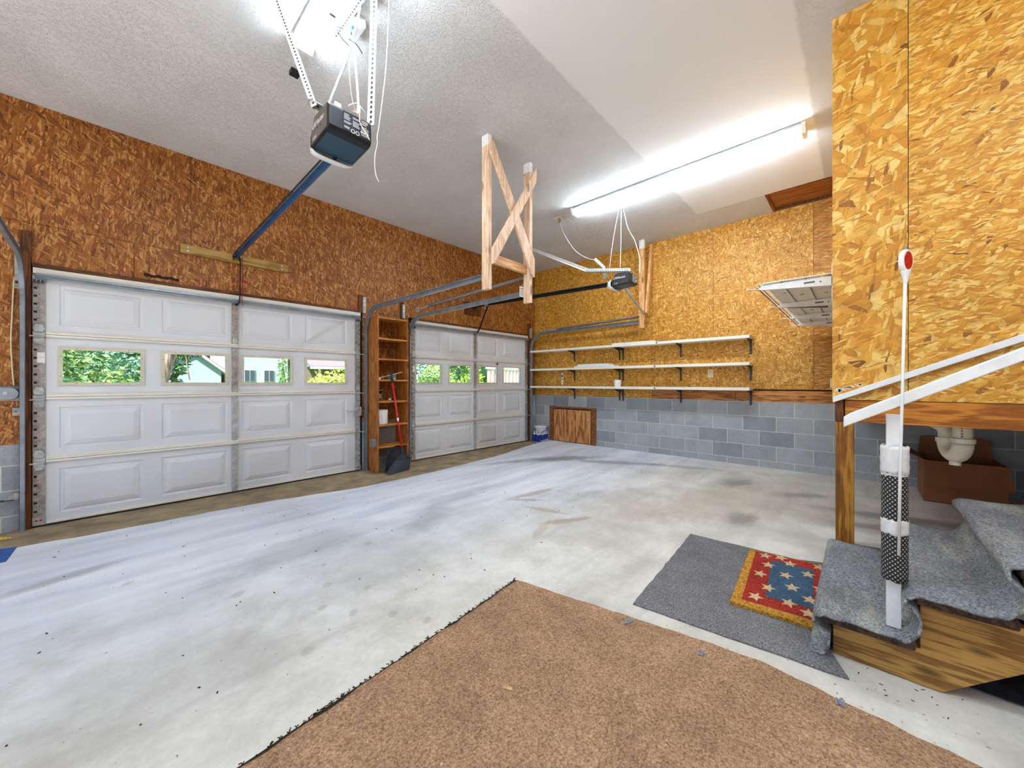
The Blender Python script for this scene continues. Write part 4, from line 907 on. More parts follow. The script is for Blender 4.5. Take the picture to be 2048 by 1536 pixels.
# ------------------------------------------------------------------ long wall shelves
LV = [(1.775, 'topmost'), (1.41, 'middle'), (1.068, 'lowest')]
SF = 5.85
POS = [(4.0, 'near the corner track'), (3.075, 'just before its board joint'), (3.01, 'just past its board joint'), (2.05, 'halfway along its far board'), (1.115, 'at its free end by the enclosure')]
for z, nm in LV:
    up = .012 if nm == 'topmost' else 0
    b = MB(); b.box(SF, 3.052, z - .018, XS - .017, 4.90, z + .018); tag(b.build('wall_shelf', 'shelf_white', loc=(6, 3.9, z), bevel=.002), 'white board of the %s wall shelf, the part nearer the garage door' % nm, 'shelf', 'white wall shelf boards')
    b = MB(); b.box(SF, 1.085, z - .020, XS - .017, 3.049, z + .020); tag(b.build('wall_shelf', 'shelf_white', loc=(6, 2.1, z), bevel=.002), 'white board of the %s wall shelf, the part nearer the stairs' % nm, 'shelf', 'white wall shelf boards')
    b = MB(); b.lathe([(0, 0), (.012, 0), (.012, .002), (0, .002)], (SF - .0022, 2.36 if nm != 'topmost' else 2.33, z), 'X', 10); o = b.build('dark_plug', 'slot_dark', loc=(SF, 2.36, z)); o.parent = None
    o['label'] = 'small dark plug on the front edge of the %s wall shelf' % nm; o['category'] = 'plug'; o['group'] = 'dark plugs on the shelf fronts'
    for y, pn in POS:
        zt = z - (.0185 if y > 3.05 else .0205); b = MB(); zb_ = z - (.225)
        b.box(SF + .03, y - .014, zt - .003, XS - .0165, y + .014, zt)
        b.prism([(XS - .0165, zt - .003), (XS - .0165, zb_), (XS - .026, zb_ - .004), (XS - .034, zb_ + .02), (XS - .05, zt - .05), (SF + .03, zt - .01), (SF + .03, zt - .003)], 'Y', y - .004, y + .004)
        b.box(XS - .0205, y - .014, zb_, XS - .0165, y + .014, zt)
        tag(b.build('shelf_bracket', 'bracket_grey', loc=(6.1, y, z - .1), bevel=.001), 'dark grey bracket under the %s wall shelf, %s' % (nm, pn), 'shelf bracket', 'dark grey shelf brackets')
t_ = thing('louvre_shutter', 'flat white slatted shutter lying on the topmost wall shelf', 'shutter', (5.98, 2.75, 1.795))
b = MB(); b.box(5.86, 2.36, 1.795, 5.90, 3.10, 1.818); b.box(6.02, 2.36, 1.795, 6.06, 3.10, 1.818); b.box(5.90, 2.36, 1.795, 6.02, 2.40, 1.818); b.box(5.90, 3.06, 1.795, 6.02, 3.10, 1.818); b.build('frame', 'white_plastic', t_, bevel=.002)
b = MB()
for i in range(22): b.box(5.90, 2.405 + i * .0297, 1.803, 6.02, 2.425 + i * .0297, 1.823)
b.build('louvres', 'white_plastic', t_)
b = MB(); b.box(5.9, 2.15, 1.7965, 5.93, 2.38, 1.806); tag(b.build('wood_strip', 'jamb_brown', loc=(5.9, 2.2, 1.796)), 'dark wooden strip lying on the topmost wall shelf beside the white shutter', 'strip')
t_ = thing('louvre_shutter', 'flat white slatted shutter lying on the middle wall shelf', 'shutter', (5.97, 3.5, 1.4285))
b = MB(); b.box(5.87, 3.06, 1.431, 6.07, 3.86, 1.455); b.build('frame', 'white_plastic', t_, bevel=.003); b = MB(); b.box(5.88, 3.16, 1.4555, 6.05, 3.80, 1.478)
for i in range(18): b.box(5.878, 3.18 + i * .034, 1.478, 6.05, 3.195 + i * .034, 1.488)
b.build('louvres', 'white_plastic', t_)
b = MB(); b.lathe([(0, 0), (.056, 0), (.06, .11), (.056, .112), (.054, .03), (0, .03)], (5.93, 3.025, 1.0885), 'Z', 20); tag(b.build('white_tub', 'white_plastic', loc=(5.93, 3.025, 1.0885)), 'small white tub on the lowest wall shelf at the board joint', 'tub')
def plate(y0, y1, z0, z1, label, kind, m='cream_plastic'):
    t_ = thing('wall_outlet', label, 'outlet', (XS - .017, (y0 + y1) / 2, (z0 + z1) / 2)); b = MB(); b.box(XS - .024, y0, z0, XS - .0165, y1, z1); b.build('cover_plate', m, t_, bevel=.002); yc, zc = (y0 + y1) / 2, (z0 + z1) / 2
    b = MB()
    if kind == 'outlet':
        for s in (-.024, .024):
            for q in (-.007, .007): b.box(XS - .0248, yc + q - .0015, zc + s - .006, XS - .024, yc + q + .0015, zc + s + .007)
        b.lathe([(0, 0), (.004, 0), (.004, .001), (0, .001)], (XS - .025, yc, zc), 'X', 8); b.build('sockets', 'slot_dark', t_)
    elif kind == 'button':
        b.box(XS - .034, yc - .012, zc - .03, XS - .024, yc + .012, zc + .01); b.build('button', 'slot_dark', t_, bevel=.003)
plate(4.255, 4.305, 1.235, 1.345, 'white wall button plate under the middle wall shelf near the corner', 'button', 'white_plastic')
plate(4.255, 4.305, 1.115, 1.215, 'small cream plate right above the lowest wall shelf, below the button', 'plain')
plate(1.588, 1.664, 1.232, 1.349, 'cream outlet between the two lower wall shelves near their free end', 'outlet')
plate(.24, .272, 1.09, 1.21, 'cream wall plate half hidden by the edge of the enclosure', 'plain')

# ------------------------------------------------------------------ access door in the block base
t_ = thing('door_3', 'small plywood access door framed in brown trim, set in the block base', 'access door', (XS, 4.06, 0), kind='structure')
b = MB(); b.box(XS - .03, 3.635, .655, XS - .0025, 4.495, .69, 0); b.box(XS - .03, 3.54, .0, XS - .0025, 3.634, .69, 0); b.box(XS - .03, 4.496, -.03, XS - .0025, 4.585, .69, 0); b.build('door_frame', 'hatch_frame', t_, bevel=.003)
b = MB()
for y0, y1 in ((3.655, 3.83), (3.831, 4.15), (4.151, 4.485)): b.box(XS - .022, y0 + .001, .012, XS - .006, y1 - .001, .632)
b.build('door_panel', 'access_plywood', t_, bevel=.002)
b = MB(); b.box(XS - .005, 3.634, .0, XS - .003, 4.495, .655); b.build('dark_gap', 'slot_dark', t_)
b = MB(); b.lathe([(0, -.006), (.018, -.006), (.012, .0), (0, .0)], (XS - .022, 3.70, .46), 'X', 12); b.box(XS - .03, 3.69, .455, XS - .026, 3.72, .475); b.build('latch', 'galvanized', t_)

# ------------------------------------------------------------------ corner: bottled water and a tub
t_ = thing('water_pack', 'shrink wrapped pack of blue labelled water bottles in the corner by the far door', 'water bottles', (5.97, 4.70, LOW))
def bottle(x, y):
    b = MB(); b.lathe([(0, .001), (.03, .001), (.033, .012), (.031, .04)], (x, y, LOW), 'Z', 14); b.lathe([(.033, .132), (.03, .16), (.013, .19), (.013, .20)], (x, y, LOW), 'Z', 14); o = b.build('bottle', 'clear_plastic', t_, smooth=True)
    b = MB(); b.lathe([(.0335, .016), (.0340, .03), (.0340, .140), (.0325, .158)], (x, y, LOW), 'Z', 14); b.build('label', 'label_blue' if (int(x * 100) + int(y * 100)) % 2 else 'water_blue', o, smooth=True)
    b = MB(); b.lathe([(.014, .198), (.014, .215), (0, .215)], (x, y, LOW), 'Z', 12); b.build('cap', 'paper_white', o)
for i in range(4):
    for j in range(3): bottle(5.865 + i * .069, 4.655 + j * .069)
b = MB(); pts = [(5.828, 4.62), (6.11, 4.62), (6.11, 4.83), (5.828, 4.83)]
for z0 in (LOW + .02, LOW + .15):
    for i in range(8): b.box(5.85 + i * .032, 4.6195, z0 + rnd.uniform(-.01, .02), 5.865 + i * .032, 4.6203, z0 + rnd.uniform(.03, .05))
b.build('wrap_glints', 'paper_white', t_)
t_ = thing('plastic_basin', 'pale plastic basin with a lid resting on the water bottles', 'basin', (5.98, 4.72, LOW + .2155))
b = MB(); b.lathe([(0, 0), (.098, 0), (.12, .075), (.128, .078), (.128, .085), (.118, .085), (.096, .006), (0, .006)], (5.985, 4.725, LOW + .2155), 'Z', 24); b.build('body', 'clear_plastic', t_)
b = MB(); b.lathe([(0, .086), (.132, .086), (.134, .096), (.12, .102), (0, .102)], (5.985, 4.725, LOW + .2155), 'Z', 24); b.build('lid', 'paper_white', t_)
b = MB(); b.tube(smoothpts([(5.80, 4.66, LOW + .15), (5.85, 4.62, LOW + .235), (5.93, 4.60, LOW + .27), (6.0, 4.605, LOW + .25)], 6), .008, 6); b.build('strap', 'paper_white', t_)

# ------------------------------------------------------------------ wire shelf on the end wall of the enclosure
t_ = thing('wire_shelf', 'white wire shelf on four brackets on the end of the enclosure, seen from below', 'wire shelf', (4.6, YE, 1.87))
WZ, WY0, WY1, WX0, WX1 = 1.885, YE + .01, .56, 3.30, 5.92
b = MB(); b.tube([(WX0, WY1, WZ), (WX1, WY1, WZ)], .004, 6); b.tube([(WX0, WY1, WZ - .03), (WX1 + .0, WY1, WZ - .03)], .004, 6)
for y in (WY0 + .02, WY0 + .14, WY0 + .28): b.tube([(WX0, y, WZ - .006), (WX1, y, WZ - .006)], .0035, 6)
b.build('long_wires', 'wire_dark', t_)
b = MB(); n = 54
for i in range(n + 1):
    x = WX0 + (WX1 - WX0) * i / n; b.bar((x, WY0, WZ), (x, WY1, WZ), .0026, .0026); b.bar((x, WY1, WZ), (x, WY1, WZ - .03), .0026, .0026, (1, 0, 0))
b.build('cross_wires', 'white_wire', t_)
b = MB(); b.box(WX0 + .02, WY0 + .005, WZ + .003, WX1, WY1 - .03, WZ + .010); b.build('shelf_liner', 'shelf_backing', t_)
for x in (3.33, 4.21, 5.05, 5.72):
    b = MB(); b.prism([(WY0 - .002, WZ - .010), (WY0 - .002, WZ - .075), (WY1 - .05, WZ - .045), (WY1 + .065, WZ - .028), (WY1 + .065, WZ - .02), (WY1 + .0, WZ - .034), (WY1 - .03, WZ - .010)], 'X', x - .012, x + .012)
    for q in (.06, ): b.lathe([(0, 0), (.005, 0), (.005, .001), (0, .001)], (x - .0128, WY0 + q, WZ - .04), 'X', 8, 1)
    b.box(x - .0126, WY0 + .09, WZ - .042, x - .012, WY0 + .15, WZ - .030, 2); b.build('bracket', ['white_paint', 'slot_dark', 'print_grey'], t_, bevel=.002)
b = MB(); b.box(3.318, YE + .0005, 1.70, 3.342, YE + .012, 1.96); b.build('wall_standard', 'white_paint', t_)
b = MB()
for x, y, s in ((3.36, .19, .035), (3.42, .22, .025), (3.38, .42, .012), (3.9, .35, .012), (3.75, .45, .008), (4.65, .24, .016), (4.8, .35, .01), (5.3, .2, .012), (3.95, .20, .01)):
    for k in range(6): c = Vector((x + rnd.uniform(-s, s), y + rnd.uniform(-s, s) * .7, WZ - .004 - (0 if s < .02 else -.02) + rnd.uniform(-.3, .3) * s)); b.lathe([(0, -s * .4), (s * .5, -s * .1), (s * .35, s * .3), (0, s * .4)], c, 'XYZ'[k % 3], 7)
b.build('insulation_scraps', 'insulation', t_)
b = MB(); b.bar((4.35, .50, WZ - .022), (4.55, .22, WZ - .026), .018, .014); tag(b.build('wood_stick', 'wire_dark', loc=(4.4, .4, WZ - .01)), 'dark stick caught under the white wire shelf', 'stick')
# ------------------------------------------------------------------ carpeted stairs
RISE, SX0, SX1 = .18, 2.045, 3.075
NOSE = [.135, -.136, -.376, -.616, -.856]
t_ = thing('staircase', 'wooden stairs with worn blue grey carpet climbing beside the enclosure', 'stairs', (2.55, 0, 0))
# the runner: up each riser, over a rounded nosing, back along the tread, hollow in the corner
prof = [(.16, .012), (.118, .016), (.096, .05), (.092, .10)]
for i, y in enumerate(NOSE[:4]):
    z = RISE * (i + 1); yn = NOSE[i + 1]
    prof += [(y - .022, z - .055), (y + .004, z - .03), (y + .004, z - .008), (y - .014, z + .006), (y - .05, z + .008)]
    prof += [(y - .11, z + .006), (yn + .052, z + .007), (yn + .012, z + .014), (yn - .018, z + .04), (yn - .034, z + .085)]
prof = smoothpts([(0, y, z) for y, z in prof], 4)
b = MB(); nx = 22; vs = []; fs = []
for i, p in enumerate(prof):
    sag = .012 * math.sin(i * .37) + .006 * math.sin(i * 1.1)
    x0, x1 = SX0 + sag, SX1 + .01 * math.sin(i * .3 + 1)
    for j in range(nx + 1):
        u = j / nx; ed = max(0, 1 - u / .08) * .010 + max(0, 1 - (1 - u) / .06) * .008
        vs.append((x0 + (x1 - x0) * u, p.y, p.z - ed + .0035 * math.sin(u * 9 + i * .25)))
for i in range(len(prof) - 1):
    for j in range(nx): q = i * (nx + 1) + j; fs.append((q, q + 1, q + nx + 2, q + nx + 1))
b.add(vs, fs); rn = b.build('carpet_runner', 'stair_carpet', t_, smooth=True, solid=.009)
for i, y in enumerate(NOSE):
    z = RISE * (i + 1); yb_ = (NOSE[i + 1] if i < 4 else y - .244)
    b = MB(); b.box(2.075, yb_ - .02, z - .040, 3.05, y - .018, z - .004); b.build('tread', 'dark_tread', t_, bevel=.008)
    b = MB(); b.box(2.165, y - .055, z - RISE + .0, 3.05, y - .04, z - .041); b.build('riser', 'dark_tread', t_)
def stringer(x0, x1):
    pl_ = [(.085, .002), (.085, RISE - .041)]
    for i in range(5): pl_ += [(NOSE[i] - .06 - (.244 if i < 4 else .2), RISE * (i + 1) - .041)] + ([(NOSE[i] - .06 - .244, RISE * (i + 2) - .041)] if i < 4 else [])
    pl_ += [(-1.12, .80), (-.225, .002)]
    b = MB(); b.prism(pl_, 'X', x0, x1); b.build('stringer', 'stringer_pine', t_, bevel=.002)
stringer(2.118, 2.158); stringer(3.0, 3.04)

# newel with padding and tape, road marker rod, rails
t_ = thing('newel_post', 'white newel post wrapped in black padding and tape on the first stair', 'post', (2.135, -.11, .19))
NX, NY = 2.128, -.098
b = MB(); b.box(NX - .018, NY - .021, .1925, NX + .020, NY + .021, 1.030, 0); b.build('post', 'white_paint', t_, bevel=.002)
def sleeve(z0, z1, name='foam_sleeve', m='foam_mesh', r=.0385, flat=1.0):
    o = bpy.data.objects.new(name, None)
    b = MB(); n = 24; k = 8; vs = []; fs = []
    for i in range(k + 1):
        z = z0 + (z1 - z0) * i / k
        for j in range(n):
            a = 2 * math.pi * j / n; rr = r * (1 + .03 * math.sin(j * 3 + i * 2)); vs.append((NX + rr * flat * math.cos(a), NY - .003 + rr * math.sin(a), z + (rnd.uniform(-.004, .004) if i in (0, k) else 0)))
    for i in range(k):
        for j in range(n): q = (j + 1) % n; fs.append((i * n + j, i * n + q, (i + 1) * n + q, (i + 1) * n + j))
    bpy.data.objects.remove(o); b.add(vs, fs)
    o = b.build(name, m, t_, loc=(NX - 2.135, NY - .003 + .11, (z0 + z1) / 2 - .19), smooth=True, solid=.006); return o
sleeve(.378, .575); sleeve(.60, .815)
sleeve(.562, .618, 'tape_band', 'white_tape', .040); sleeve(.80, .905, 'tape_band', 'white_tape', .041); sleeve(.79, .825, 'tape_band', 'white_tape', .039)
t_ = thing('marker_rod', 'white driveway marker rod with a red reflector taped to the newel post', 'reflector', (2.07, -.115, .49))
RXY = [(2.076, -.110, .492), (2.070, -.113, .80), (2.054, -.118, 1.10), (2.054, -.126, 1.56)]
b = MB(); b.tube(RXY, .0048, 8); b.build('rod', 'white_plastic', t_, smooth=True)
hd = Vector((2.054, -.127, 1.615)); fa = Vector((-.72, .45, 0)).normalized(); sd = Vector((0, 0, 1)).cross(fa)
def ell(b, c, rx, rz, th, n=22, mi=0, taper=0):
    rings = []
    for dd in (-th / 2, th / 2):
        rings.append([c + fa * dd + sd * rx * math.cos(2 * math.pi * i / n) + Vector((0, 0, 1)) * rz * math.sin(2 * math.pi * i / n) for i in range(n)])
    b.add(rings[0] + rings[1], [tuple(range(n - 1, -1, -1)), tuple(range(n, 2 * n))] + [(i, (i + 1) % n, n + (i + 1) % n, n + i) for i in range(n)], mi)
fa = Vector((-.62, -.78, 0)).normalized(); sd = Vector((0, 0, 1)).cross(fa)
b = MB(); ell(b, hd, .026, .044, .016); b.lathe([(.006, -.082), (.009, -.06), (.016, -.036), (.0, -.036)], hd, 'Z', 10); b.build('head', 'white_plastic', t_, bevel=.004)
b = MB(); ell(b, hd + fa * .0088, .018, .034, .003); b.build('reflector', 'red_reflector', t_, bevel=.001)
b = MB(); b.tube(arc((hd.x, hd.z + .050), .008, 0, 330, 10, 'XZ', hd.y), .0025, 6); b.build('loop', 'grey_metal', t_)
b = MB(); b.prism([(.050, .972), (.050, 1.014), (.03, 1.030), (-.95, 1.586), (-.95, 1.540)], 'X', 2.075, 2.103); tag(b.build('handrail', 'white_paint', loc=(2.09, -.1, 1.07), bevel=.004), 'white sloping handrail board behind the marker rod, the lower of two', 'handrail')
b = MB(); b.prism([(.125, 1.031), (.125, 1.066), (-1.2, 1.676), (-1.2, 1.634)], 'X', 3.085, 3.119); tag(b.build('handrail', 'white_paint', loc=(3.094, -.2, 1.2), bevel=.004), 'white sloping handrail fixed to the pale enclosure wall, the upper of two', 'handrail')
b = MB()
for i in range(26):
    u = rnd.random(); y = .12 - u * .13; z = 1.075 + .449 * (.14 - y) + rnd.uniform(0, .02) * (1 - u * .4); s = rnd.uniform(.004, .013)
    b.add([(XE - .0008, y + s, z), (XE - .0008, y - s * .4, z - s * .4), (XE - .0008, y - s, z + s * .3), (XE - .0008, y + s * .2, z + s * rnd.uniform(.5, 1.3))], [(0, 1, 2, 3)])
tag(b.build('paint_smears', 'white_paint', loc=(XE, .06, 1.09)), 'white paint smears on the strand board above the end of the upper handrail', 'paint', kind='stuff')

# ------------------------------------------------------------------ under the enclosure
t_ = thing('cardboard_box', 'old brown cardboard box with open flaps on the floor under the enclosure', 'box', (5.7, -.72, 0))
CX0, CX1, CY0, CY1, CH = 5.45, 5.98, -.97, -.46, .40
b = MB(); h = .006
b.box(CX0, CY0, .003, CX0 + h, CY1, CH); b.box(CX1 - h, CY0, .003, CX1, CY1, CH); b.box(CX0 + h, CY0, .003, CX1 - h, CY0 + h, CH); b.box(CX0 + h, CY1 - h, .003, CX1 - h, CY1, CH); b.box(CX0, CY0, .002, CX1, CY1, .008); b.build('body', 'cardboard', t_)
def flap(c4, name='flap'):
    b = MB(); b.add(c4, [(0, 1, 2, 3)]); b.build(name, 'cardboard', t_, solid=.006)
flap([(CX0 - .001, CY0 - .005, CH), (CX0 - .001, CY1, CH), (CX0 - .055, CY1 - .01, CH - .235), (CX0 - .05, CY0 - .03, CH - .215)])
flap([(CX0, CY1 + .001, CH), (CX1, CY1 + .001, CH), (CX1 - .02, CY1 + .14, CH + .09), (CX0 + .02, CY1 + .13, CH + .07)])
flap([(CX1, CY0, CH), (CX1, CY1, CH), (CX1 + .05, CY1 - .02, CH + .18), (CX1 + .05, CY0 + .02, CH + .18)])
b = MB(); b.box(CX0 - .003, -.80, .20, CX0 - .0005, -.785, .27); b.build('torn_tape', 'cardboard_edge', t_)
t_ = thing('drain_trap', 'cream plastic drain trap hanging under the orange beam', 'pipe', (3.4, -.43, .9))
r = .043; cy, cx_ = -.428, 3.30
up1 = [(cx_, cy, 1.03), (cx_, cy, .815)]; up2x, up2y = 3.44, -.385
mid = [(cx_ + (up2x - cx_) * .5 * (1 - math.cos(R(a))), cy + (up2y - cy) * .5 * (1 - math.cos(R(a))), .812 - .078 * math.sin(R(a))) for a in range(0, 181, 15)]
b = MB(); b.tube([(cx_, cy, .935), (cx_, cy, .842)], r * .92, 20); b.build('inlet_pipe', 'pvc', t_, smooth=True)
b = MB(); b.tube(mid, r, 20); b.build('bend', 'pvc', t_, smooth=True)
b = MB(); b.lathe([(r * .9, 0), (r * 1.14, 0), (r * 1.14, .026), (r * .9, .026)], (cx_, cy, .814), 'Z', 24); b.lathe([(r * .9, 0), (r * 1.12, 0), (r * 1.12, .026), (r * .9, .026)], (up2x, up2y, .80), 'Z', 24); b.build('collar', 'pvc', t_)
b = MB(); b.tube([(up2x, up2y, .80), (up2x, up2y, .862), (up2x, up2y + .015, .895), (up2x + .03, up2y + .075, .935)], r * .9, 18); b.build('outlet_pipe', 'pvc', t_, smooth=True)
b = MB(); b.lathe([(0, -.022), (.024, -.022), (.024, 0), (0, 0)], ((cx_ + up2x) / 2 - .015, (cy + up2y) / 2, .700), 'Z', 16); b.build('cleanout_plug', 'pvc', t_)
b = MB()
for i in range(5): b.box(cx_ - r * .93, cy + .004, .848 + i * .016, cx_ - r * .90, cy + .012, .858 + i * .016)
b.build('printing', 'print_red', t_)
b = MB(); vs = []; fs = []; nx, ny = 18, 14  # dark crumpled sheet put in for the dark area under the stairs
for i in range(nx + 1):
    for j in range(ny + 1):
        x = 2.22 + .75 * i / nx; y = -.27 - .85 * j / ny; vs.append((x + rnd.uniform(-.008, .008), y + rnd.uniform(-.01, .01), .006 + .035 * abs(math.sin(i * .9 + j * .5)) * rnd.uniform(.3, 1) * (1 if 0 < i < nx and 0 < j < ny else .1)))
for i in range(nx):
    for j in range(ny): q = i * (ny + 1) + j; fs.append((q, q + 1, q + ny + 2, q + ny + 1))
b.add(vs, fs); tag(b.build('dark_area_sheet', 'dark_area_sheet', loc=(2.6, -.6, 0), solid=.003), 'dark crumpled sheet standing in for the dark area under the stairs', 'cloth')

# ------------------------------------------------------------------ floor coverings
def slab(poly, z0, z1, name, mats, label, cat, wob=.0, step=.06, fray=False):
    P = []
    for i in range(len(poly)):
        a, c = Vector((*poly[i], 0)), Vector((*poly[(i + 1) % len(poly)], 0)); n = max(1, int((c - a).length / step)); nrm = Vector((-(c - a).y, (c - a).x, 0)).normalized()
        for k in range(n): p = a.lerp(c, k / n) + nrm * (rnd.uniform(-wob, wob) if k else 0); P.append((p.x, p.y))
    b = MB(); b.prism(P, 'Z', z0, z1)
    if len(mats) > 1:
        for i, f in enumerate(b.f):
            if len(f) == 4: b.m[i] = 1
    return tag(b.build(name, mats, loc=(poly[0][0], poly[0][1], 0)), label, cat)
slab([(1.632, 1.462), (1.79, .62), (1.838, .30), (1.80, 0), (1.775, -.27), (1.75, -1.4), (-1.6, -1.5), (-1.6, 1.22), (.285, 1.355), (.9, 1.40)], .0005, .011, 'brown_carpet', ['brown_carpet', 'carpet_edge'], 'large worn brown carpet on the concrete floor in front', 'carpet', .006)
cpt = bpy.data.objects['brown_carpet']
b = MB(); E_ = [(-.6, 1.30), (.285, 1.362), (.6, 1.385), (.9, 1.408), (1.25, 1.435), (1.632, 1.470)]; P_ = smoothpts([(x, y, 0) for x, y in E_], 14)
q = [(p.x, p.y + .014 + rnd.uniform(-.004, .006)) for p in P_]; q2 = [(p.x, p.y - .014 + rnd.uniform(-.005, .003)) for p in P_]
for i in range(len(q) - 1):                          # dark frayed backing along the cut edge
    b.add([(*q2[i], .0116), (*q2[i + 1], .0116), (*q[i + 1], .002), (*q[i], .002)], [(0, 1, 2, 3)])
for i in range(260):
    p = rnd.choice(q); L = rnd.uniform(.004, .014); a = rnd.uniform(0, 3.14); c = Vector((p[0], p[1] - .005, rnd.uniform(.004, .012)))
    b.bar(c, c + Vector((L * math.cos(a), L * .8 * math.sin(a), rnd.uniform(-.002, .003))), .0022, .0022)
b.build('frayed_edge', 'carpet_edge', cpt)
slab([(3.03, .948), (1.872, .868), (1.914, .45), (1.965, .03), (2.10, .085), (3.05, .095), (3.12, .16), (3.06, .30)], .0006, .0075, 'grey_mat', ['grey_felt'], 'thin grey felt mat at the foot of the stairs', 'mat', .004)
t_ = thing('doormat', 'red and blue coir doormat with pale stars at the foot of the stairs', 'doormat', (2.6, .33, .0075))
MZ = .0078; m0 = [(2.205, .495), (2.232, .140), (3.03, .128), (2.985, .552)]
b = MB()
def ring_off(poly, d):
    c = Vector((sum(p[0] for p in poly) / 4, sum(p[1] for p in poly) / 4)); return [((Vector(p) - c) * (1 - d / .3) + c) for p in poly]
P = []
for i in range(4):
    a, c = Vector(m0[i]), Vector(m0[(i + 1) % 4]); n = int((c - a).length / .012)
    for k in range(n): q = a.lerp(c, k / n); P.append((q.x + rnd.uniform(-.003, .003), q.y + rnd.uniform(-.003, .003)))
b.prism(P, 'Z', MZ, MZ + .016); b.build('coir_base', 'mat_coir', t_)
z1 = MZ + .0165
b = MB(); b.prism([(2.265, .455), (2.300, .142), (3.022, .132), (2.982, .515)], 'Z', MZ + .0155, z1); b.build('red_field', 'mat_red', t_)
b = MB(); b.prism([(2.378, .368), (2.408, .171), (2.905, .205), (2.892, .412)], 'Z', z1 - .0006, z1 + .0006); b.build('blue_field', 'mat_blue', t_)
stars = [(2.938, .455), (2.80, .418), (2.639, .435), (2.489, .372), (2.341, .407), (2.909, .321), (2.72, .32), (2.582, .275), (2.819, .225), (2.975, .183), (2.665, .160), (2.389, .269), (2.496, .192), (2.97, .375), (2.345, .185)]
for sx, sy in stars:
    a0 = rnd.uniform(-.2, .2); pts = []
    for k in range(10):
        rr = .052 if k % 2 == 0 else .022; a = a0 + k * math.pi / 5; pts.append((sx + rr * math.cos(a), sy + rr * .72 * math.sin(a)))
    b = MB(); b.prism(pts, 'Z', z1 - .0003, z1 + .0012); b.build('star', 'mat_star', t_)
b = MB(); b.prism([(-.55, 4.415), (-.405, 4.36), (-.42, 4.05), (-.49, 4.05), (-.475, 4.30), (-.58, 4.33)], 'Z', .0003, .0012)
tag(b.build('tape_strip', 'blue_tape', loc=(-.45, 4.2, 0)), 'blue tape strip on the floor at the far left edge', 'tape')
b = MB(); b.tube([(-.60, 4.79, LOW + .012), (-.52, 4.76, LOW + .014), (-.47, 4.75, LOW + .008)], .016, 7, scl=[.6, 1, .4]); tag(b.build('dry_leaf', 'insulation', loc=(-.52, 4.77, LOW)), 'curled yellow scrap on the floor at the foot of the left track', 'scrap')

def lump(x, y, s, label):
    b = MB()
    for k in range(34):
        c = Vector((x + rnd.uniform(-s, s), y + rnd.uniform(-s, s) * .7, .0115 if x < 1.8 and y < 1.4 else .002)); a = rnd.uniform(0, 6.28); q = s * rnd.uniform(.2, .5)
        b.bar(c + Vector((0, 0, .003)), c + Vector((q * math.cos(a), q * math.sin(a), rnd.uniform(.002, s * .5))), q * .6, q * .3)
    tag(b.build('lint_lump', 'lint_grey', loc=(x, y, 0)), label, 'lint', 'grey lint lumps on the brown carpet edge')
lump(1.702, .81, .018, 'grey lint lump on the carpet edge nearest the corner of the grey mat')
lump(1.714, .492, .016, 'grey lint lump on the carpet edge across from the doormat')
lump(1.787, .052, .018, 'grey lint lump on the carpet edge below the corner of the stairs')
b = MB()
for i in range(150):
    k = rnd.random()
    if k < .34: x, y, z = rnd.uniform(.3, 1.72), rnd.uniform(-.2, 1.34), .0118
    elif k < .62: x, y, z = rnd.uniform(1.72, 1.98), rnd.uniform(-.3, .7), .0118 if rnd.random() < .3 else .001
    elif k < .80: x, y, z = rnd.uniform(1.95, 2.9), rnd.uniform(.55, .88), .0082
    else: x, y, z = rnd.uniform(.2, 5.8), rnd.uniform(1.6, 4.0), .001
    if y > 1.3 - .0 and z > .01: continue
    a = rnd.uniform(0, 6.28); L = rnd.uniform(.002, .008) * (1.8 if rnd.random() < .1 else 1)
    b.bar((x, y, z + .0012), (x + L * math.cos(a), y + L * math.sin(a), z + .0012), .003, .002)
tag(b.build('wood_chips', 'wood_chip', loc=(1.7, .6, 0)), 'scattered pale wood chips and crumbs on carpet, mat and floor', 'chips', kind='stuff')
b = MB(); b.bar((1.02, .985, .0135), (1.035, .955, .0135), .012, .003); tag(b.build('wood_sliver', 'wood_chip', loc=(1.02, .97, .0115)), 'pale wood sliver alone in the middle of the brown carpet', 'wood sliver')
b = MB()
for i in range(120):
    x, y = rnd.uniform(-.3, 5.6), rnd.uniform(1.6, 4.2); a = rnd.uniform(0, 6.28); L = rnd.uniform(.004, .016); b.bar((x, y, .0015), (x + L * math.cos(a), y + L * math.sin(a), .0025), .005, .002)
for i in range(26):
    x, y = rnd.uniform(1.95, 2.4), rnd.uniform(-.28, .02); a = rnd.uniform(0, 6.28); L = rnd.uniform(.003, .012); b.bar((x, y, .0008), (x + L * math.cos(a), y + L * math.sin(a), .002), .003, .0015)
tag(b.build('floor_litter', 'soot', loc=(2.7, 2.9, 0)), 'dark crumbs and leaf bits scattered over the concrete floor', 'litter', kind='stuff')

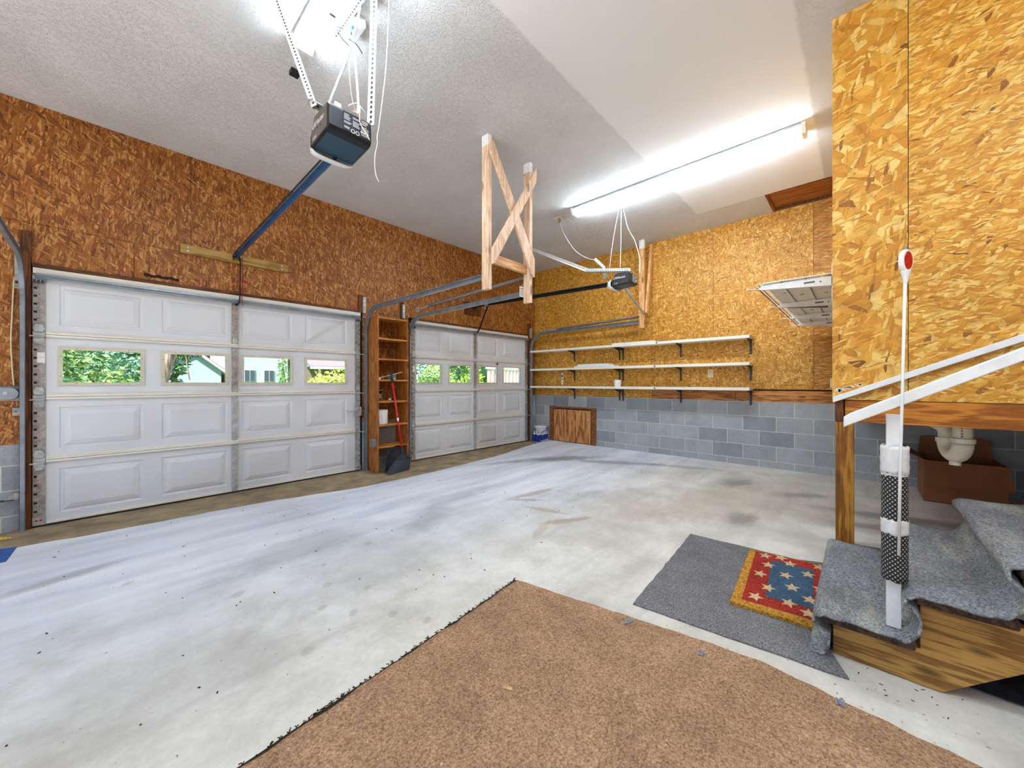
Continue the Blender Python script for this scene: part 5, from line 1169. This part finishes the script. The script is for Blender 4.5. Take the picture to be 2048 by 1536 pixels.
# ------------------------------------------------------------------ outside, seen through the door windows
b = MB(); b.box(-60, -40, -.6, 70, 80, -.5); structure(b.build('ground_lawn', 'lawn'), 'green lawn outside the garage', 'lawn')
b = MB(); b.box(-.8, 5.16, -.22, 6.3, 13, -.06); b.box(-16, -8, -.12, -2.56, 8, -.02); structure(b.build('ground_driveway', 'driveway_concrete'), 'pale concrete driveway outside the garage doors, and a slab added at the side to bounce sunlight indoors', 'driveway')  # second slab is unseen, added to bounce sunlight in through the side opening
def shrub(x, y, z0, rx, ry, rz, n, m, label, name='shrub', leaf=.09, cat='shrub', core='leaf_dark'):
    t_ = thing(name, label, cat, (x, y, z0))
    b = MB(); n = int(n * 1.7); leaf = leaf * .72
    for i in range(n):
        th, ph = rnd.uniform(0, 6.283), math.acos(rnd.uniform(-1, 1)); k = rnd.uniform(.72, 1.04) * (1 + .16 * math.sin(th * 3 + x) * math.sin(ph * 4))
        c = Vector((x + rx * k * math.sin(ph) * math.cos(th), y + ry * k * math.sin(ph) * math.sin(th), z0 + rz + rz * k * math.cos(ph)))
        u = Vector((rnd.gauss(0, 1), rnd.gauss(0, 1), rnd.gauss(0, .6))).normalized(); v = u.orthogonal().normalized(); v.rotate(Matrix.Rotation(rnd.uniform(0, 6.28), 3, u)); s = leaf * rnd.uniform(.6, 1.3)
        b.add([c - u * s, c - u * s * .2 + v * s * .42, c + u * s, c - u * s * .1 - v * s * .42], [(0, 1, 2, 3)], 0 if rnd.random() < .75 else 1)
    b.build('foliage', [m, core], t_)
    b = MB(); b.tube([(x, y, z0), (x + .05, y, z0 + rz * 1.1)], .05, 7, scl=[1, .5]); b.lathe([(0, -.62 * rz), (.62 * rx * .8, -.2 * rz), (.6 * rx, .2 * rz), (0, .62 * rz)], (x, y, z0 + rz), 'Z', 10, 1); b.build('stem', ['tree_bark', core], t_)
shrub(-.95, 12.0, -.5, 1.3, 1.2, 1.3, 1900, 'leaf_mid', 'broad pale green shrub seen through the first window of the near door', leaf=.11)
shrub(.12, 15.0, -.5, .9, 1.1, 1.35, 1500, 'leaf_blue', 'bluish green shrub right of the pale shrub in the first window', leaf=.1)
shrub(.30, 9.5, -.5, .55, .5, .88, 900, 'leaf_lime', 'low lime green shrub at the bottom of the first window', leaf=.07)
shrub(-1.5, 24, -.5, 5, 2, 3.4, 2600, 'leaf_dark', 'tall dark tree mass far behind the shrubs of the first window', 'far_tree', .28, 'tree')
shrub(9.0, 48, 0, 8, 3, 5.5, 2600, 'leaf_mid', 'far green trees above the roof of the pale house', 'far_tree', .5, 'tree')
shrub(4.9, 12.2, -.5, .9, .8, 1.0, 1500, 'leaf_yellow', 'yellow green shrub seen through the last window of the near door', leaf=.09, core='leaf_lime')
shrub(8.35, 11.6, -.5, 1.0, 1.0, 1.55, 1700, 'leaf_dark', 'dark green shrub seen through the first window of the far door', leaf=.09, core='leaf_mid')
shrub(7.22, 9.35, -.5, .42, .5, .95, 1100, 'leaf_lime', 'lime shrub right of the dark one in the far door windows', leaf=.07, core='leaf_mid')
shrub(8.2, 9.3, -.5, .50, .5, 1.08, 1300, 'leaf_lime', 'bright lime shrub seen through the second and third windows of the far door', leaf=.07, core='leaf_mid')
shrub(15.5, 15.5, -.5, 5, 1.5, 2.4, 1600, 'leaf_dark', 'dark hedge behind the white porch railing', 'hedge', .2)
shrub(3.30, 11.45, -.5, .16, .16, 1.35, 420, 'leaf_mid', 'thin climbing shrub by the corner of the pale house', leaf=.06)
t_ = thing('tree_trunk', 'leaning bare tree trunk in front of the pale house', 'tree', (.80, 11.0, -.5)); b = MB(); b.tube(smoothpts([(.72, 11.0, -.5), (.82, 11.0, .9), (.98, 11.0, 1.7), (1.25, 11.0, 3.4)], 5), .105, 12); b.build('trunk', 'tree_bark', t_, smooth=True); b = MB(); b.tube(smoothpts([(.98, 9.0, 1.85), (1.03, 8.98, 1.6), (1.05, 8.98, 1.4), (1.08, 8.98, 1.2)], 4), .012, 6); b.build('dead_vine', 'tree_bark', t_)
# pale house
t_ = thing('neighbour_house', 'pale blue house with a grey gabled roof across the lawn', 'house', (5, 30, -.5)); HYF = 30
b = MB(); b.prism([(1.2, -.5), (5.15, -.5), (5.15, 1.9), (3.55, 3.25), (1.2, 1.95)], 'Y', HYF, HYF + 6); b.build('gable_wall', 'house_siding', t_)
b = MB(); b.bar((5.45, HYF + 2, 1.72), (3.50, HYF + 2, 3.36), 4.6, .12, (0, 0, 1)); b.bar((1.0, HYF + 2, 1.85), (3.60, HYF + 2, 3.36), 4.6, .12, (0, 0, 1)); b.build('gable_trim', 'house_trim', t_)
b = MB(); b.bar((5.6, HYF + 3.2, 1.75), (3.50, HYF + 3.2, 3.50), 6.2, .1, (0, 0, 1)); b.build('roof', 'house_roof', t_)
b = MB(); b.box(5.5, HYF - .5, -.5, 8.7, HYF + 6, 3.4); b.build('side_wall', 'house_siding', t_)
b = MB(); b.bar((9.7, HYF + 2, 2.3), (8.2, HYF + 2, 3.6), 5.2, .14, (0, 0, 1)); b.box(8.7, HYF - .52, -.5, 8.8, HYF - .4, 3.1); b.build('corner_trim', 'house_trim', t_)
b = MB(); b.box(8.8, HYF, -.5, 9.6, HYF + .3, 2.2); b.build('porch_wall', 'leaf_blue', t_)
for x0 in (5.62, 6.25, 7.35):
    b = MB(); b.box(x0, HYF - .56, 1.20, x0 + .62, HYF - .505, 2.0); f = b.build('window', 'house_trim', t_)
    for q in (0.03, .33): b = MB(); b.box(x0 + q, HYF - .58, 1.24, x0 + q + .26, HYF - .565, 1.96); b.build('window_pane', 'house_glass', f)
b = MB(); b.box(2.75, HYF - .06, 1.20, 3.25, HYF - .01, 1.34); b.build('vent', 'house_glass', t_)
t_ = thing('neighbour_garage', 'low grey roofed building behind the yellow green shrub', 'building', (11.5, 29, -.5))
b = MB(); b.prism([(28.4, 2.35), (33, 4.1), (33, 4.0), (28.4, 2.25)], 'X', 9.9, 14.5); b.build('roof', 'house_roof', t_); b = MB(); b.box(9.9, 28.36, 2.12, 14.5, 28.42, 2.30); b.build('fascia', 'house_trim', t_); b = MB(); b.box(10, 29.5, -.5, 14.4, 32, 2.3); b.build('wall', 'tree_bark', t_); b = MB(); b.box(10.5, 28.5, -.5, 10.62, 28.62, 2.2); b.build('porch_post', 'house_trim', t_)
t_ = thing('porch_railing', 'white porch railing with square balusters outside the far door', 'railing', (10.4, 9.6, -.06))
for i in range(9):
    x = 9.0 + i * .19; b = MB(); b.box(x, 9.4, .55, x + .075, 9.46, 1.62); b.build('baluster', 'rail_white', t_)
b = MB(); b.box(8.95, 9.37, 1.62, 10.8, 9.49, 1.70); b.build('top_rail', 'rail_white', t_); b = MB(); b.box(8.95, 9.37, .46, 10.8, 9.49, .54); b.build('bottom_rail', 'rail_white', t_); b = MB(); b.box(10.56, 9.36, -.06, 10.70, 9.5, 1.9); b.build('railing_post', 'rail_white', t_)
b = MB(); b.box(8.95, 9.37, -.5, 9.03, 9.49, .46); b.build('railing_foot', 'rail_white', t_)
t_ = thing('brick_house_wall', 'brown brick wall behind the white porch railing', 'wall', (14, 13, -.5)); b = MB(); b.box(12.2, 12.5, -.5, 18, 12.7, 3); b.build('wall', 'access_plywood', t_)
